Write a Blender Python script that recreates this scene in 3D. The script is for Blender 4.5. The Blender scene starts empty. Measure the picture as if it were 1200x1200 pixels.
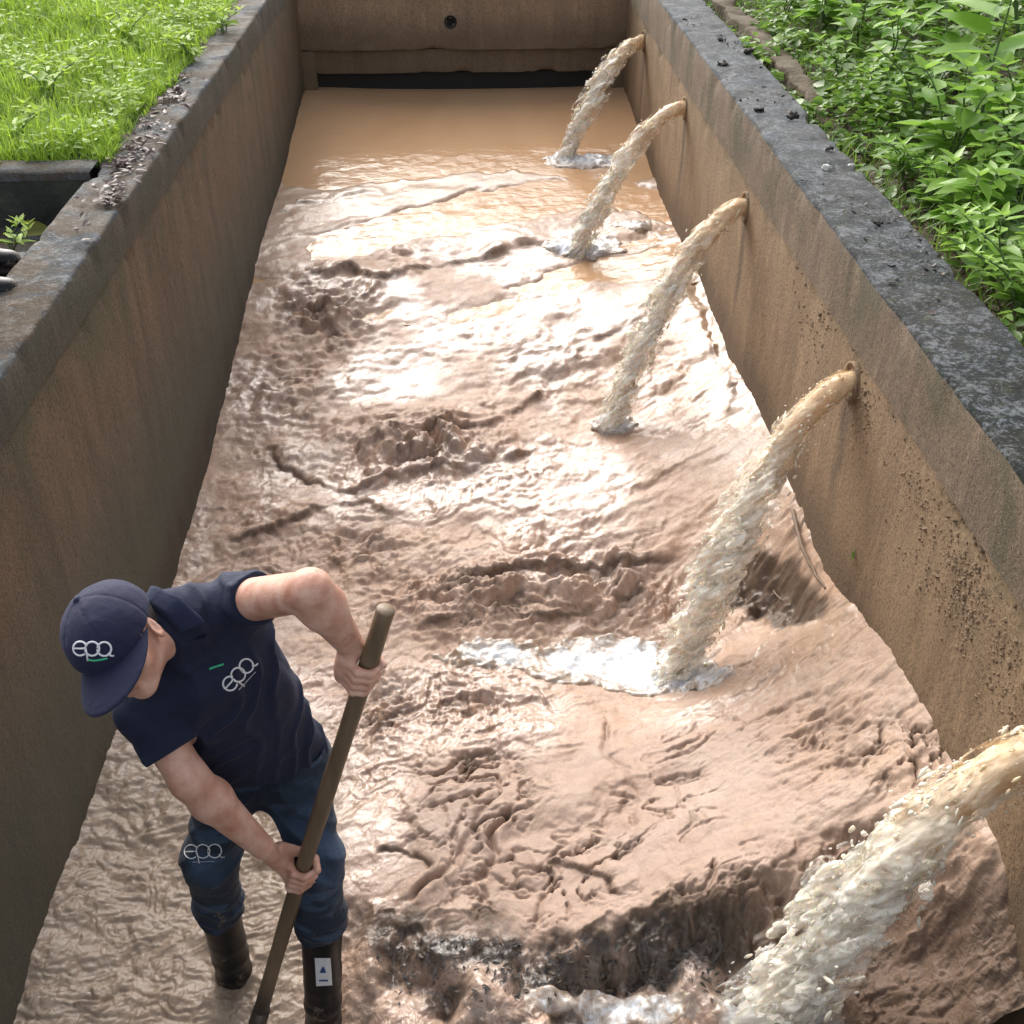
import bpy, math, random
import numpy as np
from mathutils import Vector
from mathutils.bvhtree import BVHTree

rng = np.random.default_rng(7)
random.seed(7)
scene = bpy.context.scene
COL = scene.collection

# ------------------------------------------------------------------ camera model (metres; wall tops are z = 0)
FPX, PITCH, YAW = 1300.0, math.radians(35.1), math.radians(2.38)
CAM = np.array([0.0, 0.0, 1.483])
CF = np.array([math.sin(YAW)*math.cos(PITCH), math.cos(YAW)*math.cos(PITCH), -math.sin(PITCH)])
CR = np.array([math.cos(YAW), -math.sin(YAW), 0.0])
CU = np.cross(CR, CF)
CT = -CF
XR, XL = 1.35, -1.335          # inner faces of the channel walls
YB = 9.75                      # face of the far headwall

def ray(x, y): return CF*FPX + CR*(x-600) + CU*(600-y)
def atz(x, y, z): d = ray(x, y); return CAM + d*((z-CAM[2])/d[2])
def atY(x, y, Y): d = ray(x, y); return CAM + d*(Y/d[1])
def atX(x, y, X): d = ray(x, y); return CAM + d*(X/d[0])
def unit(v): v = np.asarray(v, float); return v/np.linalg.norm(v)

# ------------------------------------------------------------------ noise
def _h3(i, j, k, seed):
    n = (i.astype(np.uint32)*np.uint32(374761393) + j.astype(np.uint32)*np.uint32(668265263)
         + k.astype(np.uint32)*np.uint32(2147483647 ^ 0x5bd1e995) + np.uint32((seed*974634777) & 0xffffffff))
    n = (n ^ (n >> np.uint32(13)))*np.uint32(1274126177)
    n = n ^ (n >> np.uint32(16))
    n = n*np.uint32(2246822519); n = n ^ (n >> np.uint32(15))
    return n.astype(np.float32)*np.float32(1/4294967295.0)

def vnoise3(x, y, z, seed=0):
    xi, yi, zi = np.floor(x), np.floor(y), np.floor(z)
    fx, fy, fz = x-xi, y-yi, z-zi
    u = fx*fx*fx*(fx*(fx*6-15)+10); v = fy*fy*fy*(fy*(fy*6-15)+10); w = fz*fz*fz*(fz*(fz*6-15)+10)
    i, j, k = (xi.astype(np.int64) & 0xffffffff), (yi.astype(np.int64) & 0xffffffff), (zi.astype(np.int64) & 0xffffffff)
    def c(a, b, d): return _h3((i+a) & 0xffffffff, (j+b) & 0xffffffff, (k+d) & 0xffffffff, seed)
    x00 = c(0,0,0)*(1-u)+c(1,0,0)*u; x10 = c(0,1,0)*(1-u)+c(1,1,0)*u
    x01 = c(0,0,1)*(1-u)+c(1,0,1)*u; x11 = c(0,1,1)*(1-u)+c(1,1,1)*u
    return ((x00*(1-v)+x10*v)*(1-w)+(x01*(1-v)+x11*v)*w)*2-1

def vnoise2(x, y, seed=0):
    xi, yi = np.floor(x), np.floor(y)
    fx, fy = x-xi, y-yi
    u = fx*fx*fx*(fx*(fx*6-15)+10); v = fy*fy*fy*(fy*(fy*6-15)+10)
    i, j = (xi.astype(np.int64) & 0xffffffff), (yi.astype(np.int64) & 0xffffffff)
    k = np.zeros_like(i)
    def c(a, b): return _h3((i+a) & 0xffffffff, (j+b) & 0xffffffff, k, seed)
    return ((c(0,0)*(1-u)+c(1,0)*u)*(1-v)+(c(0,1)*(1-u)+c(1,1)*u)*v)*2-1

def fbm2(x, y, o=4, seed=0, g=.5):
    a, s, t = 1.0, 0.0, 0.0
    for q in range(o):
        s = s + a*vnoise2(x+q*17.3, y-q*9.1, seed+q); t += a; a *= g
        x, y = x*1.62+y*1.18, y*1.62-x*1.18
    return s/t
def ridge2(x, y, o=4, seed=0, g=.5):
    a, s, t = 1.0, 0.0, 0.0
    for q in range(o):
        s = s + a*(1-2*np.abs(vnoise2(x+q*17.3, y-q*9.1, seed+q))); t += a; a *= g
        x, y = x*1.62+y*1.18, y*1.62-x*1.18
    return s/t
def billow2(x, y, o=4, seed=0, g=.5):
    """rounded mounds parted by sharp creases, 0 in the creases"""
    a, s, t = 1.0, 0.0, 0.0
    for q in range(o):
        s = s + a*np.abs(vnoise2(x+q*17.3, y-q*9.1, seed+q))*2; t += a; a *= g
        x, y = x*1.62+y*1.18, y*1.62-x*1.18
    return s/t
def fbm3(x, y, z, o=3, seed=0, g=.5):
    a, s, t, f = 1.0, 0.0, 0.0, 1.0
    for q in range(o):
        s = s + a*vnoise3(x*f+q*5.7, y*f-q*3.3, z*f+q*8.1, seed+q); t += a; a *= g; f *= 2.03
    return s/t
def sstep(a, b, x):
    t = np.clip((x-a)/(b-a), 0, 1); return t*t*(3-2*t)

# ------------------------------------------------------------------ object helpers
def mesh_np(name, V, F, mat=None, parent=None, smooth=True, attrs=None, mats=None, midx=None):
    """V n x 3; F list of arrays (m x 3 and/or m x 4)."""
    me = bpy.data.meshes.new(name)
    if isinstance(F, np.ndarray): F = [F]
    F = [f for f in F if len(f)]
    V = np.ascontiguousarray(V, np.float32)
    me.vertices.add(len(V)); me.vertices.foreach_set('co', V.ravel())
    loops = np.concatenate([f.ravel() for f in F]).astype(np.int32)
    sizes = np.concatenate([np.full(len(f), f.shape[1], np.int32) for f in F])
    me.loops.add(len(loops)); me.loops.foreach_set('vertex_index', loops)
    me.polygons.add(len(sizes))
    me.polygons.foreach_set('loop_start', np.concatenate([[0], np.cumsum(sizes)[:-1]]).astype(np.int32))
    me.polygons.foreach_set('use_smooth', np.full(len(sizes), smooth, bool))
    for m in (mats or [mat]):
        if m: me.materials.append(m)
    if midx is not None: me.polygons.foreach_set('material_index', np.asarray(midx, np.int32))
    me.update(calc_edges=True)
    if attrs:
        for k, v in attrs.items():
            a = me.attributes.new(k, 'FLOAT', 'POINT'); a.data.foreach_set('value', np.asarray(v, np.float32))
    me.validate()
    o = bpy.data.objects.new(name, me); COL.objects.link(o)
    if parent: o.parent = parent
    return o
def tag(o, label=None, cat=None, group=None, kind=None):
    if label: o['label'] = label
    if cat: o['category'] = cat
    if group: o['group'] = group
    if kind: o['kind'] = kind
    return o
def thing(name, label, cat, loc=(0, 0, 0), group=None):
    o = bpy.data.objects.new(name, None); COL.objects.link(o); o.location = loc; o.empty_display_size = .1
    tag(o, label, cat, group); return o
def put(o, root):
    """parent o (built in world coordinates) under an Empty standing somewhere else"""
    o.parent = root
    l = np.array(root.location)
    me = o.data
    co = np.empty(len(me.vertices)*3, np.float32); me.vertices.foreach_get('co', co)
    co = (co.reshape(-1, 3)-l).astype(np.float32); me.vertices.foreach_set('co', co.ravel()); me.update()
    return o

class Geo:
    def __init__(s): s.v = []; s.q = []; s.t = []; s.a = []; s.n = 0
    def add(s, V, Q=None, T=None, a=0.0):
        V = np.asarray(V, float).reshape(-1, 3); s.v.append(V)
        if Q is not None and len(Q): s.q.append(np.asarray(Q, int).reshape(-1, 4)+s.n)
        if T is not None and len(T): s.t.append(np.asarray(T, int).reshape(-1, 3)+s.n)
        s.a.append(np.broadcast_to(np.asarray(a, float), (len(V),))); s.n += len(V)
    def box(s, lo, hi, a=0.0):
        x0, y0, z0 = lo; x1, y1, z1 = hi
        V = [(x0,y0,z0),(x1,y0,z0),(x1,y1,z0),(x0,y1,z0),(x0,y0,z1),(x1,y0,z1),(x1,y1,z1),(x0,y1,z1)]
        s.add(V, [(0,3,2,1),(4,5,6,7),(0,1,5,4),(1,2,6,5),(2,3,7,6),(3,0,4,7)], a=a)
    def tube(s, pts, r, n=8, a=0.0, caps=True, closed=False):
        pts = np.asarray(pts, float); m = len(pts)
        r = np.broadcast_to(np.asarray(r, float), (m,))
        tan = np.gradient(pts, axis=0) if not closed else np.roll(pts, -1, 0)-np.roll(pts, 1, 0)
        tan /= np.linalg.norm(tan, axis=1)[:, None]+1e-12
        u = np.cross(tan[0], [0.31, 0.2, 0.93]); u /= np.linalg.norm(u)
        V = []
        ang = np.linspace(0, 2*np.pi, n, endpoint=False)
        for i in range(m):
            u = u-tan[i]*np.dot(u, tan[i]); u /= np.linalg.norm(u)+1e-12
            w = np.cross(tan[i], u)
            V.append(pts[i]+r[i]*(np.cos(ang)[:, None]*u+np.sin(ang)[:, None]*w))
        V = np.concatenate(V); Q = []
        for i in range(m if closed else m-1):
            i2 = (i+1) % m
            for k in range(n):
                Q.append((i*n+k, i*n+(k+1) % n, i2*n+(k+1) % n, i2*n+k))
        T = []
        if caps and not closed:
            V = np.concatenate([V, [pts[0]], [pts[-1]]])
            for k in range(n):
                T.append((m*n, (k+1) % n, k)); T.append((m*n+1, (m-1)*n+k, (m-1)*n+(k+1) % n))
        s.add(V, Q, T, a)
    def build(s, name, mat, parent=None, smooth=True, attr=None, root=None):
        F = []
        if s.q: F.append(np.concatenate(s.q))
        if s.t: F.append(np.concatenate(s.t))
        o = mesh_np(name, np.concatenate(s.v), F, mat, parent, smooth, {attr: np.concatenate(s.a)} if attr else None)
        if root is not None: put(o, root)
        return o

# ------------------------------------------------------------------ signed distance modelling
class SDF:
    def __init__(s, lo, hi, h):
        s.o = np.asarray(lo, float); s.h = h
        s.n = np.ceil((np.asarray(hi)-s.o)/h).astype(int)+1
        s.F = np.full(s.n, 1.0, np.float32)
    def sub(s, lo, hi):
        a = np.maximum(np.floor((np.asarray(lo)-s.o)/s.h).astype(int), 0)
        b = np.minimum(np.ceil((np.asarray(hi)-s.o)/s.h).astype(int)+1, s.n)
        if np.any(b <= a): return None
        sl = tuple(slice(a[i], b[i]) for i in range(3))
        ax = [(s.o[i]+s.h*np.arange(a[i], b[i])).astype(np.float32) for i in range(3)]
        return sl, np.meshgrid(*ax, indexing='ij', sparse=True)
    def _mix(s, sl, d, k):
        A = s.F[sl]
        if k > 0:
            hh = np.maximum(k-np.abs(A-d), 0)/k
            s.F[sl] = np.minimum(A, d)-hh*hh*k*.25
        else: s.F[sl] = np.minimum(A, d)
    def cone(s, a, b, ra, rb, k=.02, flat=None):
        """flat=(axis, factor): squashes the section along an axis"""
        a = np.asarray(a, float); b = np.asarray(b, float); m = max(ra, rb)*1.05+k+s.h*3
        if flat is not None: m *= max(1, 1/flat[1]) if flat[1] < 1 else 1
        r = s.sub(np.minimum(a, b)-m, np.maximum(a, b)+m)
        if r is None: return
        sl, (X, Y, Z) = r
        ab = b-a; L2 = float(ab@ab)+1e-12
        t = np.clip(((X-a[0])*ab[0]+(Y-a[1])*ab[1]+(Z-a[2])*ab[2])/L2, 0, 1)
        dx, dy, dz = X-(a[0]+t*ab[0]), Y-(a[1]+t*ab[1]), Z-(a[2]+t*ab[2])
        d2 = dx*dx+dy*dy+dz*dz
        if flat is not None:
            ax, f = np.asarray(flat[0]), flat[1]
            q = dx*ax[0]+dy*ax[1]+dz*ax[2]
            d2 = d2+q*q*(1/(f*f)-1)
        d = np.sqrt(d2)-(ra+t*(rb-ra))
        s._mix(sl, d.astype(np.float32), k)
    def ell(s, c, axes, rad, k=.02, cut=False):
        c = np.asarray(c, float); m = max(rad)+k+s.h*3
        r = s.sub(c-m, c+m)
        if r is None: return
        sl, (X, Y, Z) = r
        X, Y, Z = X-c[0], Y-c[1], Z-c[2]
        q = [(X*ax[0]+Y*ax[1]+Z*ax[2]) for ax in axes]
        k0 = np.sqrt(sum((q[i]/rad[i])**2 for i in range(3)))
        k1 = np.sqrt(sum((q[i]/rad[i]**2)**2 for i in range(3)))+1e-6
        d = (k0*(k0-1)/k1).astype(np.float32)
        if cut:
            A = s.F[sl]; e = -d
            hh = np.maximum(k-np.abs(A-e), 0)/max(k, 1e-6)
            s.F[sl] = np.maximum(A, e)+hh*hh*k*.25
        else: s._mix(sl, d, k)
    def plane_cut(s, p, nrm, lo=None, hi=None):
        """remove everything on the +nrm side of the plane inside the box"""
        r = s.sub(lo if lo is not None else s.o-1, hi if hi is not None else s.o+s.n*s.h+1)
        if r is None: return
        sl, (X, Y, Z) = r
        d = (X-p[0])*nrm[0]+(Y-p[1])*nrm[1]+(Z-p[2])*nrm[2]
        s.F[sl] = np.maximum(s.F[sl], d.astype(np.float32))
    def band(s, fn, w=.03):
        """add fn(x,y,z) to the field near its surface"""
        idx = np.nonzero(np.abs(s.F) < w)
        p = [s.o[i]+s.h*idx[i] for i in range(3)]
        s.F[idx] += fn(*p).astype(np.float32)
    def cyl_cut(s, p, d, rad, depth=.3):
        """cut everything beyond the plane at p (normal d) within a radius of the axis"""
        p = np.asarray(p, float); e = p+np.asarray(d)*depth
        r = s.sub(np.minimum(p, e)-rad, np.maximum(p, e)+rad)
        if r is None: return
        sl, (X, Y, Z) = r
        t = (X-p[0])*d[0]+(Y-p[1])*d[1]+(Z-p[2])*d[2]
        q = np.sqrt(np.maximum((X-p[0])**2+(Y-p[1])**2+(Z-p[2])**2-t*t, 0))
        A = s.F[sl]; s.F[sl] = np.where((q < rad) & (t < depth), np.maximum(A, t), A).astype(np.float32)
    def mesh(s):
        F = s.F; S = F < 0
        nx, ny, nz = F.shape
        cnt = np.zeros((nx-1, ny-1, nz-1), np.int8)
        for a in (0, 1):
            for b in (0, 1):
                for c in (0, 1): cnt += S[a:nx-1+a, b:ny-1+b, c:nz-1+c]
        act = np.argwhere((cnt > 0) & (cnt < 8)); del cnt
        idx = np.full((nx-1, ny-1, nz-1), -1, np.int32)
        idx[act[:, 0], act[:, 1], act[:, 2]] = np.arange(len(act))
        P = np.zeros((len(act), 3)); W = np.zeros(len(act))
        cs = [(a, b, c) for a in (0, 1) for b in (0, 1) for c in (0, 1)]
        val = {c: F[act[:, 0]+c[0], act[:, 1]+c[1], act[:, 2]+c[2]].astype(float) for c in cs}
        for c in cs:
            for ax in range(3):
                if c[ax] == 0:
                    e = list(c); e[ax] = 1; e = tuple(e)
                    fa, fb = val[c], val[e]; m = (fa < 0) != (fb < 0)
                    t = np.where(m, fa/np.where(m, fa-fb, 1), 0)
                    q = np.array(c, float)[None].repeat(len(act), 0); q[:, ax] += t
                    P += q*m[:, None]; W += m
        P = s.o+s.h*(act+P/np.maximum(W, 1)[:, None])
        Q = []
        for ax in range(3):
            u, v = [(1, 2), (2, 0), (0, 1)][ax]
            lo = [slice(None)]*3; hi = [slice(None)]*3
            lo[ax] = slice(0, -1); hi[ax] = slice(1, None)
            lo[u] = hi[u] = slice(1, -1); lo[v] = hi[v] = slice(1, -1)
            A, B = S[tuple(lo)], S[tuple(hi)]
            for flip, msk in ((False, A & ~B), (True, B & ~A)):
                e = np.argwhere(msk)
                if not len(e): continue
                e[:, u] += 1; e[:, v] += 1
                def cell(du, dv):
                    g = e.copy(); g[:, u] += du; g[:, v] += dv
                    return idx[g[:, 0], g[:, 1], g[:, 2]]
                q = np.stack([cell(-1, -1), cell(0, -1), cell(0, 0), cell(-1, 0)], 1)
                Q.append(q[:, ::-1] if flip else q)
        Q = np.concatenate(Q); Q = Q[(Q >= 0).all(1)]
        return P, Q

def relax(P, Q, it=2, f=.5):
    """light Laplacian smoothing of a quad mesh"""
    for _ in range(it):
        S = np.zeros_like(P); N = np.zeros(len(P))
        for a, b in ((0, 1), (1, 2), (2, 3), (3, 0)):
            np.add.at(S, Q[:, a], P[Q[:, b]]); np.add.at(N, Q[:, a], 1)
            np.add.at(S, Q[:, b], P[Q[:, a]]); np.add.at(N, Q[:, b], 1)
        P = P*(1-f)+f*S/np.maximum(N, 1)[:, None]
    return P

# ------------------------------------------------------------------ materials
class NT:
    def __init__(s, name):
        s.m = bpy.data.materials.new(name); s.m.use_nodes = True
        s.t = s.m.node_tree; s.b = s.t.nodes['Principled BSDF']; s.out = s.t.nodes['Material Output']
        s.co = None
    def n(s, typ, **kw):
        d = s.t.nodes.new(typ)
        for k, v in kw.items(): setattr(d, k, v)
        return d
    def l(s, a, b): s.t.links.new(a, b)
    def pos(s, scale=(1, 1, 1)):
        if s.co is None: s.co = s.n('ShaderNodeTexCoord').outputs['Object']
        if tuple(scale) == (1, 1, 1): return s.co
        m = s.n('ShaderNodeMapping'); m.inputs['Scale'].default_value = scale; s.l(s.co, m.inputs['Vector']); return m.outputs[0]
    def noise(s, scale, detail=5, rough=.55, stretch=(1, 1, 1), dist=0.0):
        d = s.n('ShaderNodeTexNoise'); d.inputs['Scale'].default_value = scale; d.inputs['Detail'].default_value = detail
        d.inputs['Roughness'].default_value = rough; d.inputs['Distortion'].default_value = dist
        s.l(s.pos(stretch), d.inputs['Vector']); return d.outputs['Fac']
    def voro(s, scale, stretch=(1, 1, 1), feature='F1'):
        d = s.n('ShaderNodeTexVoronoi', feature=feature); d.inputs['Scale'].default_value = scale
        s.l(s.pos(stretch), d.inputs['Vector']); return d.outputs['Distance']
    def ramp(s, fac, stops):
        r = s.n('ShaderNodeValToRGB'); e = r.color_ramp.elements
        while len(e) < len(stops): e.new(.5)
        for i, (p, c) in enumerate(stops):
            e[i].position = p; e[i].color = (*c, 1) if not isinstance(c, (int, float)) else (c, c, c, 1)
        s.l(fac, r.inputs[0]); return r.outputs[0]
    def mix(s, f, a, b, mode='MIX'):
        d = s.n('ShaderNodeMix', data_type='RGBA', blend_type=mode)
        for v, i in ((f, 0), (a, 6), (b, 7)):
            if isinstance(v, (int, float)): d.inputs[i].default_value = v
            elif isinstance(v, tuple): d.inputs[i].default_value = (*v, 1)
            else: s.l(v, d.inputs[i])
        return d.outputs[2]
    def math(s, op, a, b=0.0, c=None):
        d = s.n('ShaderNodeMath', operation=op)
        for i, v in enumerate((a, b) if c is None else (a, b, c)):
            if isinstance(v, (int, float)): d.inputs[i].default_value = v
            else: s.l(v, d.inputs[i])
        return d.outputs[0]
    def attr(s, k):
        return s.n('ShaderNodeAttribute', attribute_name=k).outputs['Fac']
    def z(s):
        d = s.n('ShaderNodeSeparateXYZ'); s.l(s.pos(), d.inputs[0]); return d.outputs
    def bump(s, h, strength, dist=.01, prev=None):
        d = s.n('ShaderNodeBump'); d.inputs['Strength'].default_value = strength; d.inputs['Distance'].default_value = dist
        s.l(h, d.inputs['Height'])
        if prev is not None: s.l(prev, d.inputs['Normal'])
        return d.outputs[0]
    def fin(s, color=None, rough=None, normal=None, **kw):
        for v, k in ((color, 'Base Color'), (rough, 'Roughness'), (normal, 'Normal')):
            if v is None: continue
            if isinstance(v, tuple): s.b.inputs[k].default_value = (*v, 1)
            elif isinstance(v, (int, float)): s.b.inputs[k].default_value = v
            else: s.l(v, s.b.inputs[k])
        for k, v in kw.items():
            k = k.replace('_', ' ')
            if isinstance(v, tuple) and len(v) == 3 and 'Radius' not in k: v = (*v, 1)
            s.b.inputs[k].default_value = v
        return s.m
MAT = {}
def stained(name, color, rough, *a, **kw):
    """a plain surface with splashes of drying mud on its lowest part"""
    t = NT(name); z = t.z()[2]; n = t.noise(22, 6, .7, dist=.4)
    k = t.ramp(t.math('ADD', t.math('MULTIPLY', z, -1.1), t.math('MULTIPLY_ADD', n, 1.5, -.32)), [(.40, 0.0), (.52, .85)])
    return t.fin(t.mix(k, t.mix(t.noise(30), tuple(x*.6 for x in color), tuple(x*1.5 for x in color)), (.17, .125, .09)), t.math('MULTIPLY_ADD', k, .3, rough), t.bump(n, .25, .004), Specular_IOR_Level=.25)
def plain(name, color, rough=.6, var=.25, scale=40, bump=.15, bd=.004, **kw):
    t = NT(name); n = t.noise(scale, 4)
    c = t.mix(n, tuple(max(0, x*(1-var)) for x in color), tuple(min(1, x*(1+var)) for x in color))
    return t.fin(c, rough, t.bump(t.noise(scale*3, 3), bump, bd), **kw)

JYS = [8.75, 6.93, 5.2, 3.43, 1.70]
def make_mats():
    # mud: brown silt, patches of grey and tan, 'dark' paints organic sludge and the shade in creases and ledges, wetter where 'wet' is 1
    t = NT('mud')
    n1 = t.noise(2.3, 6, .6, dist=.6); n2 = t.noise(26, 6, .65, (1, .6, 1), .8); n3 = t.noise(120, 4, .6)
    c = t.ramp(n1, [(.25, (.40, .25, .17)), (.5, (.50, .345, .26)), (.75, (.56, .44, .37))])
    tone = t.attr('tone')
    c = t.mix(t.math('MULTIPLY', tone, .8), c, (.47, .315, .20))
    c = t.mix(t.math('MULTIPLY', t.ramp(n2, [(.3, 1.0), (.55, 0.0)]), .35), c, (.15, .095, .06))
    c = t.mix(t.math('MULTIPLY', t.ramp(n3, [(.35, 1.0), (.6, 0.0)]), .25), c, (.17, .11, .075))
    dk = t.attr('dark')
    dcol = t.ramp(t.noise(45, 5, .7), [(.3, (.010, .009, .009)), (.52, (.030, .024, .019)), (.7, (.10, .07, .048)), (.8, (.022, .02, .018))])
    dcol = t.mix(t.attr('blk'), t.ramp(t.noise(40, 5, .65), [(.3, (.05, .030, .018)), (.55, (.10, .066, .043)), (.75, (.18, .125, .085))]), dcol)
    c = t.mix(dk, c, dcol); c = t.mix(t.math('MULTIPLY', t.attr('gray'), .75), c, t.mix(t.noise(5, 5, .6, dist=.8), (.22, .165, .115), (.33, .27, .205))); c = t.mix(t.math('MULTIPLY', t.math('MULTIPLY', t.attr('plat'), t.math('SUBTRACT', 1.0, dk)), .5), c, (.335, .25, .205))
    wet = t.attr('wet')
    r = t.ramp(t.noise(9, 5, .65, dist=.5), [(.3, .30), (.7, .52)])
    r = t.math('ADD', r, t.math('MULTIPLY', t.ramp(n3, [(.3, 0.0), (.8, 1.0)]), .1))
    rr = t.n('ShaderNodeMix'); t.l(wet, rr.inputs[0]); t.l(t.math('MULTIPLY_ADD', t.attr('plat'), .22, r), rr.inputs[2]); rr.inputs[3].default_value = .30
    fine = t.attr('fine')
    h = t.math('ADD', t.noise(34, 4, .55, (1, .7, 1), 1.2), t.math('MULTIPLY', t.noise(150, 3, .6), .15))
    b = t.n('ShaderNodeBump'); b.inputs['Distance'].default_value = .012; t.l(h, b.inputs['Height']); t.l(fine, b.inputs['Strength'])
    t.l(b.outputs[0], t.b.inputs['Coat Normal']); t.l(t.math('MULTIPLY', wet, t.math('MULTIPLY_ADD', t.attr('gray'), -.62, .85)), t.b.inputs['Coat Weight']); t.l(t.math('MULTIPLY_ADD', t.attr('gray'), -.30, t.math('MULTIPLY_ADD', wet, .32, .2)), t.b.inputs['Specular IOR Level'])
    MAT['mud'] = t.fin(c, rr.outputs[0], b.outputs[0], IOR=1.5, Coat_Roughness=.24, Coat_IOR=1.5)
    # brown silty water
    t = NT('muddy_water')
    n = t.noise(1.3, 4, .5, (1, .5, 1), .7)
    c = t.ramp(n, [(.3, (.47, .28, .15)), (.7, (.54, .34, .195))])
    h = t.math('ADD', t.noise(7, 4, .55, (1, 1.9, 1), .6), t.math('MULTIPLY', t.noise(30, 3, .5, (1, 1.6, 1)), .25))
    b = t.n('ShaderNodeBump'); b.inputs['Distance'].default_value = .02; t.l(h, b.inputs['Height']); t.l(t.math('MULTIPLY_ADD', t.attr('rip'), .5, .05), b.inputs['Strength'])
    MAT['water'] = t.fin(c, .14, b.outputs[0], IOR=1.4)
    # foaming water of the jets: a turbid core in ragged, half open sheets of froth
    t = NT('turbid_jet_water')
    n = t.noise(30, 4, .6)
    c = t.mix(t.attr('air'), t.mix(n, (.74, .50, .28), (.88, .70, .47)), t.mix(n, (.84, .74, .58), (.95, .91, .84)))
    MAT['jet'] = t.fin(c, .12, t.bump(t.noise(60, 4, .6), .3, .006), IOR=1.33, Transmission_Weight=.22, Subsurface_Weight=.35, Subsurface_Radius=(.03, .02, .012), Subsurface_Scale=1.0)
    for nm, lo_, hi_, am in (('jet_froth', .38, .60, .92), ('jet_spray', .48, .66, .6)):
        t = NT(nm)
        cv = t.n('ShaderNodeCombineXYZ'); t.l(t.math('MULTIPLY', t.attr('fs'), 9.0), cv.inputs[0]); t.l(t.math('MULTIPLY', t.attr('fx'), 26.0), cv.inputs[1]); t.l(t.math('MULTIPLY', t.attr('fz'), 26.0), cv.inputs[2])
        def fn(sc, de, ro):
            d = t.n('ShaderNodeTexNoise'); d.inputs['Scale'].default_value = sc; d.inputs['Detail'].default_value = de; d.inputs['Roughness'].default_value = ro; d.inputs['Distortion'].default_value = .5
            t.l(cv.outputs[0], d.inputs['Vector']); return d.outputs['Fac']
        a = fn(.75, 3, .55); b2 = fn(3.3, 4, .6)
        t.l(t.math('MULTIPLY', t.ramp(a, [(lo_, 0.0), (hi_, 1.0)]), am), t.b.inputs['Alpha'])
        c = t.mix(t.attr('air'), t.mix(b2, (.80, .57, .34), (.93, .79, .57)), t.mix(b2, (.90, .82, .67), (.98, .96, .91)))
        MAT[nm] = t.fin(c, .25, t.bump(b2, .15, .01), IOR=1.33, Subsurface_Weight=.3, Subsurface_Radius=(.03, .02, .012), Subsurface_Scale=1.0)
    t = NT('foam')
    n = t.noise(24, 6, .65, dist=1.2)
    c = t.ramp(t.math('ADD', n, t.math('MULTIPLY', t.attr('foam'), .5)), [(.50, (.33, .24, .17)), (.66, (.46, .40, .35)), (.80, (.70, .72, .74)), (.95, (.86, .90, .95))])
    MAT['foam'] = t.fin(c, .22, t.bump(t.noise(40, 4, .6, dist=.6), .35, .010), IOR=1.4, Coat_Weight=.5, Coat_Roughness=.1)

    # concrete wall faces: tan silt film, streaks running down, moss in blotches
    def wallmat(name, c0, c1, c2, streak, moss, mossf, low, topz, damp, pipes=False):
        t = NT(name); o = list(t.z()); o[2] = t.math('SUBTRACT', o[2], 1.7)
        big = t.noise(1.6, 6, .6, (1, 1, .7), .4)
        c = t.ramp(big, [(.3, c0), (.5, c1), (.72, c2)])
        st = t.noise(7, 6, .68, (1, 1, .09), .3)
        c = t.mix(t.math('MULTIPLY', t.ramp(st, [(.47, 0.0), (.66, 1.0)]), .6), c, streak)
        st2 = t.noise(11, 6, .65, (1, 1, .3), .4)
        c = t.mix(t.math('MULTIPLY', t.ramp(st2, [(.54, 0.0), (.70, 1.0)]), .3), c, tuple(min(1, x*1.9) for x in c2))
        ms = t.math('MULTIPLY', t.ramp(t.noise(2.6, 7, .7, (1, 1, .8), .5), [(.46, 0.0), (.60, 1.0)]), mossf)
        ms = t.math('MULTIPLY', ms, t.ramp(t.math('MULTIPLY_ADD', o[2], .8, 1.0), [(.45, .1), (.85, 1.0)]))
        c = t.mix(ms, c, moss)
        sp = t.noise(85, 4, .7)
        c = t.mix(t.math('MULTIPLY', t.ramp(sp, [(.38, 1.0), (.5, 0.0)]), .7), c, tuple(x*.35 for x in c0))
        g = t.noise(260, 2, .6)
        c = t.mix(t.math('MULTIPLY', t.ramp(g, [(.5, 0.0), (.7, 1.0)]), .5), c, tuple(min(1, x*1.6) for x in c2))
        if damp:   # damp algae film on the lowest metre near the front
            dm = t.math('MULTIPLY', t.ramp(t.math('ADD', t.math('MULTIPLY', o[2], -.75), t.math('MULTIPLY', big, .35)), [(.55, 0.0), (1.15, 1.0)]), damp)
            c = t.mix(dm, c, low)
        yw = t.math('ADD', o[1], 5.0)
        if damp:    # wet tide line a hand above the mud, which falls towards the front
            tl = t.math('ADD', t.math('ADD', o[2], 1.82), t.math('ADD', t.math('MULTIPLY', yw, -.085), t.math('MULTIPLY', t.noise(5, 5, .65), .22)))
        else:
            tl = t.math('ADD', t.math('ADD', o[2], 1.06), t.math('MULTIPLY', t.noise(5, 5, .65), .22))
        c = t.mix(t.math('MULTIPLY', t.ramp(tl, [(.10, 1.0), (.30, 0.0)]), .6), c, tuple(x*.38 for x in c0))
        if pipes:   # drip stains under the pipe mouths
            wob = t.math('MULTIPLY_ADD', t.noise(3, 4, .6, (1, 1, .8)), .16, -.08); acc = None
            for py_ in JYS:
                dd = t.math('ABSOLUTE', t.math('ADD', t.math('SUBTRACT', yw, py_-.03), wob))
                k = t.ramp(dd, [(.012, 1.0), (.075, 0.0)]); acc = k if acc is None else t.math('MAXIMUM', acc, k)
            zm = t.math('MULTIPLY', t.ramp(t.math('MULTIPLY', o[2], -1.0), [(.42, 0.0), (.47, 1.0)]), t.ramp(t.math('MULTIPLY', o[2], -1.0), [(.75, 1.0), (1.0, .25)]))
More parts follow.
